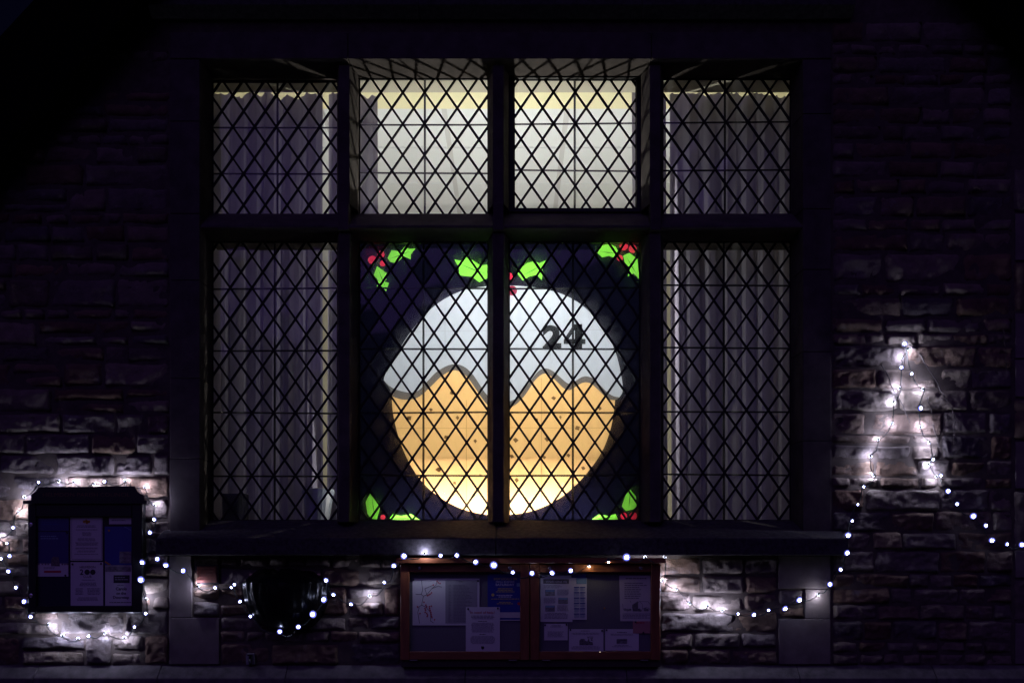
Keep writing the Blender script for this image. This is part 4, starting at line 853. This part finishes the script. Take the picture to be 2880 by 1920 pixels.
def string(label, bulbs, closed=False, tail=None):
    first = P(*bulbs[0][0], bulbs[0][2])
    th = thing('fairy_lights', first, label, 'fairy lights')
    knots = []
    for (px, py), ty, y in bulbs:
        p = P(px, py, y)
        big = 1.0
        if ty == 'w': aim = Vector((random.uniform(-.5,.5), 0.95, random.uniform(-.4,.7))); m = 'bulb_w'
        elif ty == 'm': aim = Vector((random.uniform(-.3,.3), 0.7, -0.5)); m = 'bulb_m'
        elif ty == 'y': aim = Vector((0, 0.1, -1)); m = 'bulb_y'
        else:
            aim = Vector((random.uniform(-.5,.5), -1, random.uniform(-.7,.3))); m = 'bulb_s' if ty == 's' else 'bulb_c'
            big = {'C': 1.9, 'c': 1.4, 's': 0.95}[ty]*random.uniform(0.85, 1.15)  # camera-facing bulbs enlarged to stand in for bloom
        aim.normalize()
        q = aim.to_track_quat('-Y', 'Z')
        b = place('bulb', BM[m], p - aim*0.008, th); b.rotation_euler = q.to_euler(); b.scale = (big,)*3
        s = bpy.data.objects.new('socket', SOCK); C.objects.link(s); s.parent = b
        knots.append(p - aim*0.026)
    pts = []
    kk = knots + ([knots[0]] if closed else [])
    for a, b in zip(kk, kk[1:]):
        L = (b-a).length; sag = Vector((0, 0, -min(0.045, 0.2*L))) + Vector((random.uniform(-.012,.012), 0, random.uniform(-.012,.012)))
        for t in (0, 0.17, 0.34, 0.5, 0.66, 0.83):
            pts.append(a.lerp(b, t) + sag*(4*t*(1-t)) + Vector((random.uniform(-.003,.003), random.uniform(-.004,.002), random.uniform(-.003,.003))))
    pts.append(kk[-1])
    MB().tube(pts, 0.0034, 5).build('cable', M['cable'], th, smooth=True)
    return th
w_, c_ = -0.046, -0.056
random.seed(77)
L1 = [((235,340),'s'),((365,335),'w'),((455,335),'w'),((580,352),'w'),((638,335),'s'),((765,325),'w'),((888,365),'w'),((950,475),'w'),((942,567),'c'),((918,647),'c'),((870,830),'C'),((862,936),'C'),((895,1050),'w'),((893,1142),'s'),((823,1225),'s'),((760,1285),'w'),((645,1262),'w'),((540,1280),'s'),((478,1290),'w'),((383,1272),'w'),((305,1205),'w'),((187,1162),'c'),((145,1068),'c'),((95,982),'c'),((50,885),'c'),((5,808),'s'),((58,790),'c'),((40,712),'s'),((-8,680),'w'),((80,615),'s'),((118,522),'w'),((150,428),'w')]
def yy(q, t):
    if (870, 830) == q or (862, 936) == q: return -0.115
    return w_ if t == 'w' else c_
string('loop of white fairy lights hung around the black notice case', [(Z1(*q), t, yy(q, t)) for q, t in L1], closed=True)
SIL = -0.175; BRD = -0.112
L2 = [(Z1(963,808),'c',SIL+.1),(Z1(1015,848),'C',c_),(Z1(1120,880),'C',c_),(Z2(455,545),'w',-0.045),(Z2(603,562),'s',c_),(Z2(750,562),'s',c_),(Z2(780,535),'s',c_),(Z2(833,690),'s',-0.07),(Z2(925,825),'s',-0.09),(Z2(1197,962),'c',-0.13),(Z2(1370,920),'c',-0.22),(Z2(1500,805),'C',-0.23),(Z2(1600,670),'C',-0.20),(Z2(1622,495),'c',-0.10),(Z2(1690,628),'c',c_),(Z2(1850,715),'c',c_),(Z2(2025,640),'w',w_),(Z2(2155,513),'s',c_),(Z2(2247,362),'c',c_),(Z2(2340,270),'C',SIL),
      (Z3(327,212),'w',SIL),(Z3(458,232),'c',SIL),(Z3(585,232),'c',SIL),(Z3(738,285),'C',-0.155),(Z3(886,310),'C',-0.155),(Z3(1038,370),'c',BRD),(Z3(1195,375),'c',BRD),(Z3(1355,375),'c',BRD),(Z3(1508,355),'c',BRD),(Z3(1655,325),'y',BRD),(Z3(1812,290),'y',BRD-.02),(Z3(1957,247),'C',SIL),(Z3(2105,248),'w',-0.12),(Z3(2262,250),'m',-0.07),
      (Z4(290,535),'w',w_),(Z4(430,628),'w',w_),(Z4(563,770),'w',w_),(Z4(735,790),'w',w_),(Z4(895,835),'w',w_),(Z4(1057,875),'s',c_),(Z4(1215,885),'c',c_),(Z4(1360,840),'s',c_),(Z4(1527,823),'C',c_),(Z4(1670,735),'C',c_),(Z4(1852,687),'m',-0.05),(Z4(1975,578),'c',c_),(Z4(2085,430),'c',c_),(Z4(2150,265),'C',-0.16)]
string('long white fairy light string draped below the sill past planter and oak board', L2)
L3 = [(Z5(193,930),'C',-0.10),(Z5(212,868),'s',c_),(Z5(237,796),'s',c_),(Z5(262,720),'s',c_),(Z5(300,670),'w',w_),(Z5(290,590),'w',w_),(Z5(322,513),'w',w_),(Z5(382,445),'w',w_),(Z5(385,355),'w',w_),(Z5(410,292),'w',w_),(Z5(423,203),'c',c_),(Z5(425,162),'w',w_),(Z5(452,128),'w',w_),(Z5(437,102),'c',c_),(Z5(468,233),'s',c_),(Z5(512,298),'w',w_),(Z5(508,380),'c',c_),(Z5(507,460),'w',w_),(Z5(540,530),'w',w_),(Z5(562,602),'s',c_),(Z5(540,622),'w',w_),(Z5(573,675),'w',w_),(Z5(595,672),'s',c_),(Z5(626,738),'c',c_),(Z5(665,795),'c',c_),(Z5(735,847),'C',c_),(Z5(790,887),'c',c_),(Z5(815,952),'C',c_),(Z5(882,968),'c',c_),(Z5(945,970),'C',c_)]
string('white fairy light string pinned up in a tall tree shape on the wall', L3)
print('stones', nst, 'objects', len(bpy.data.objects))
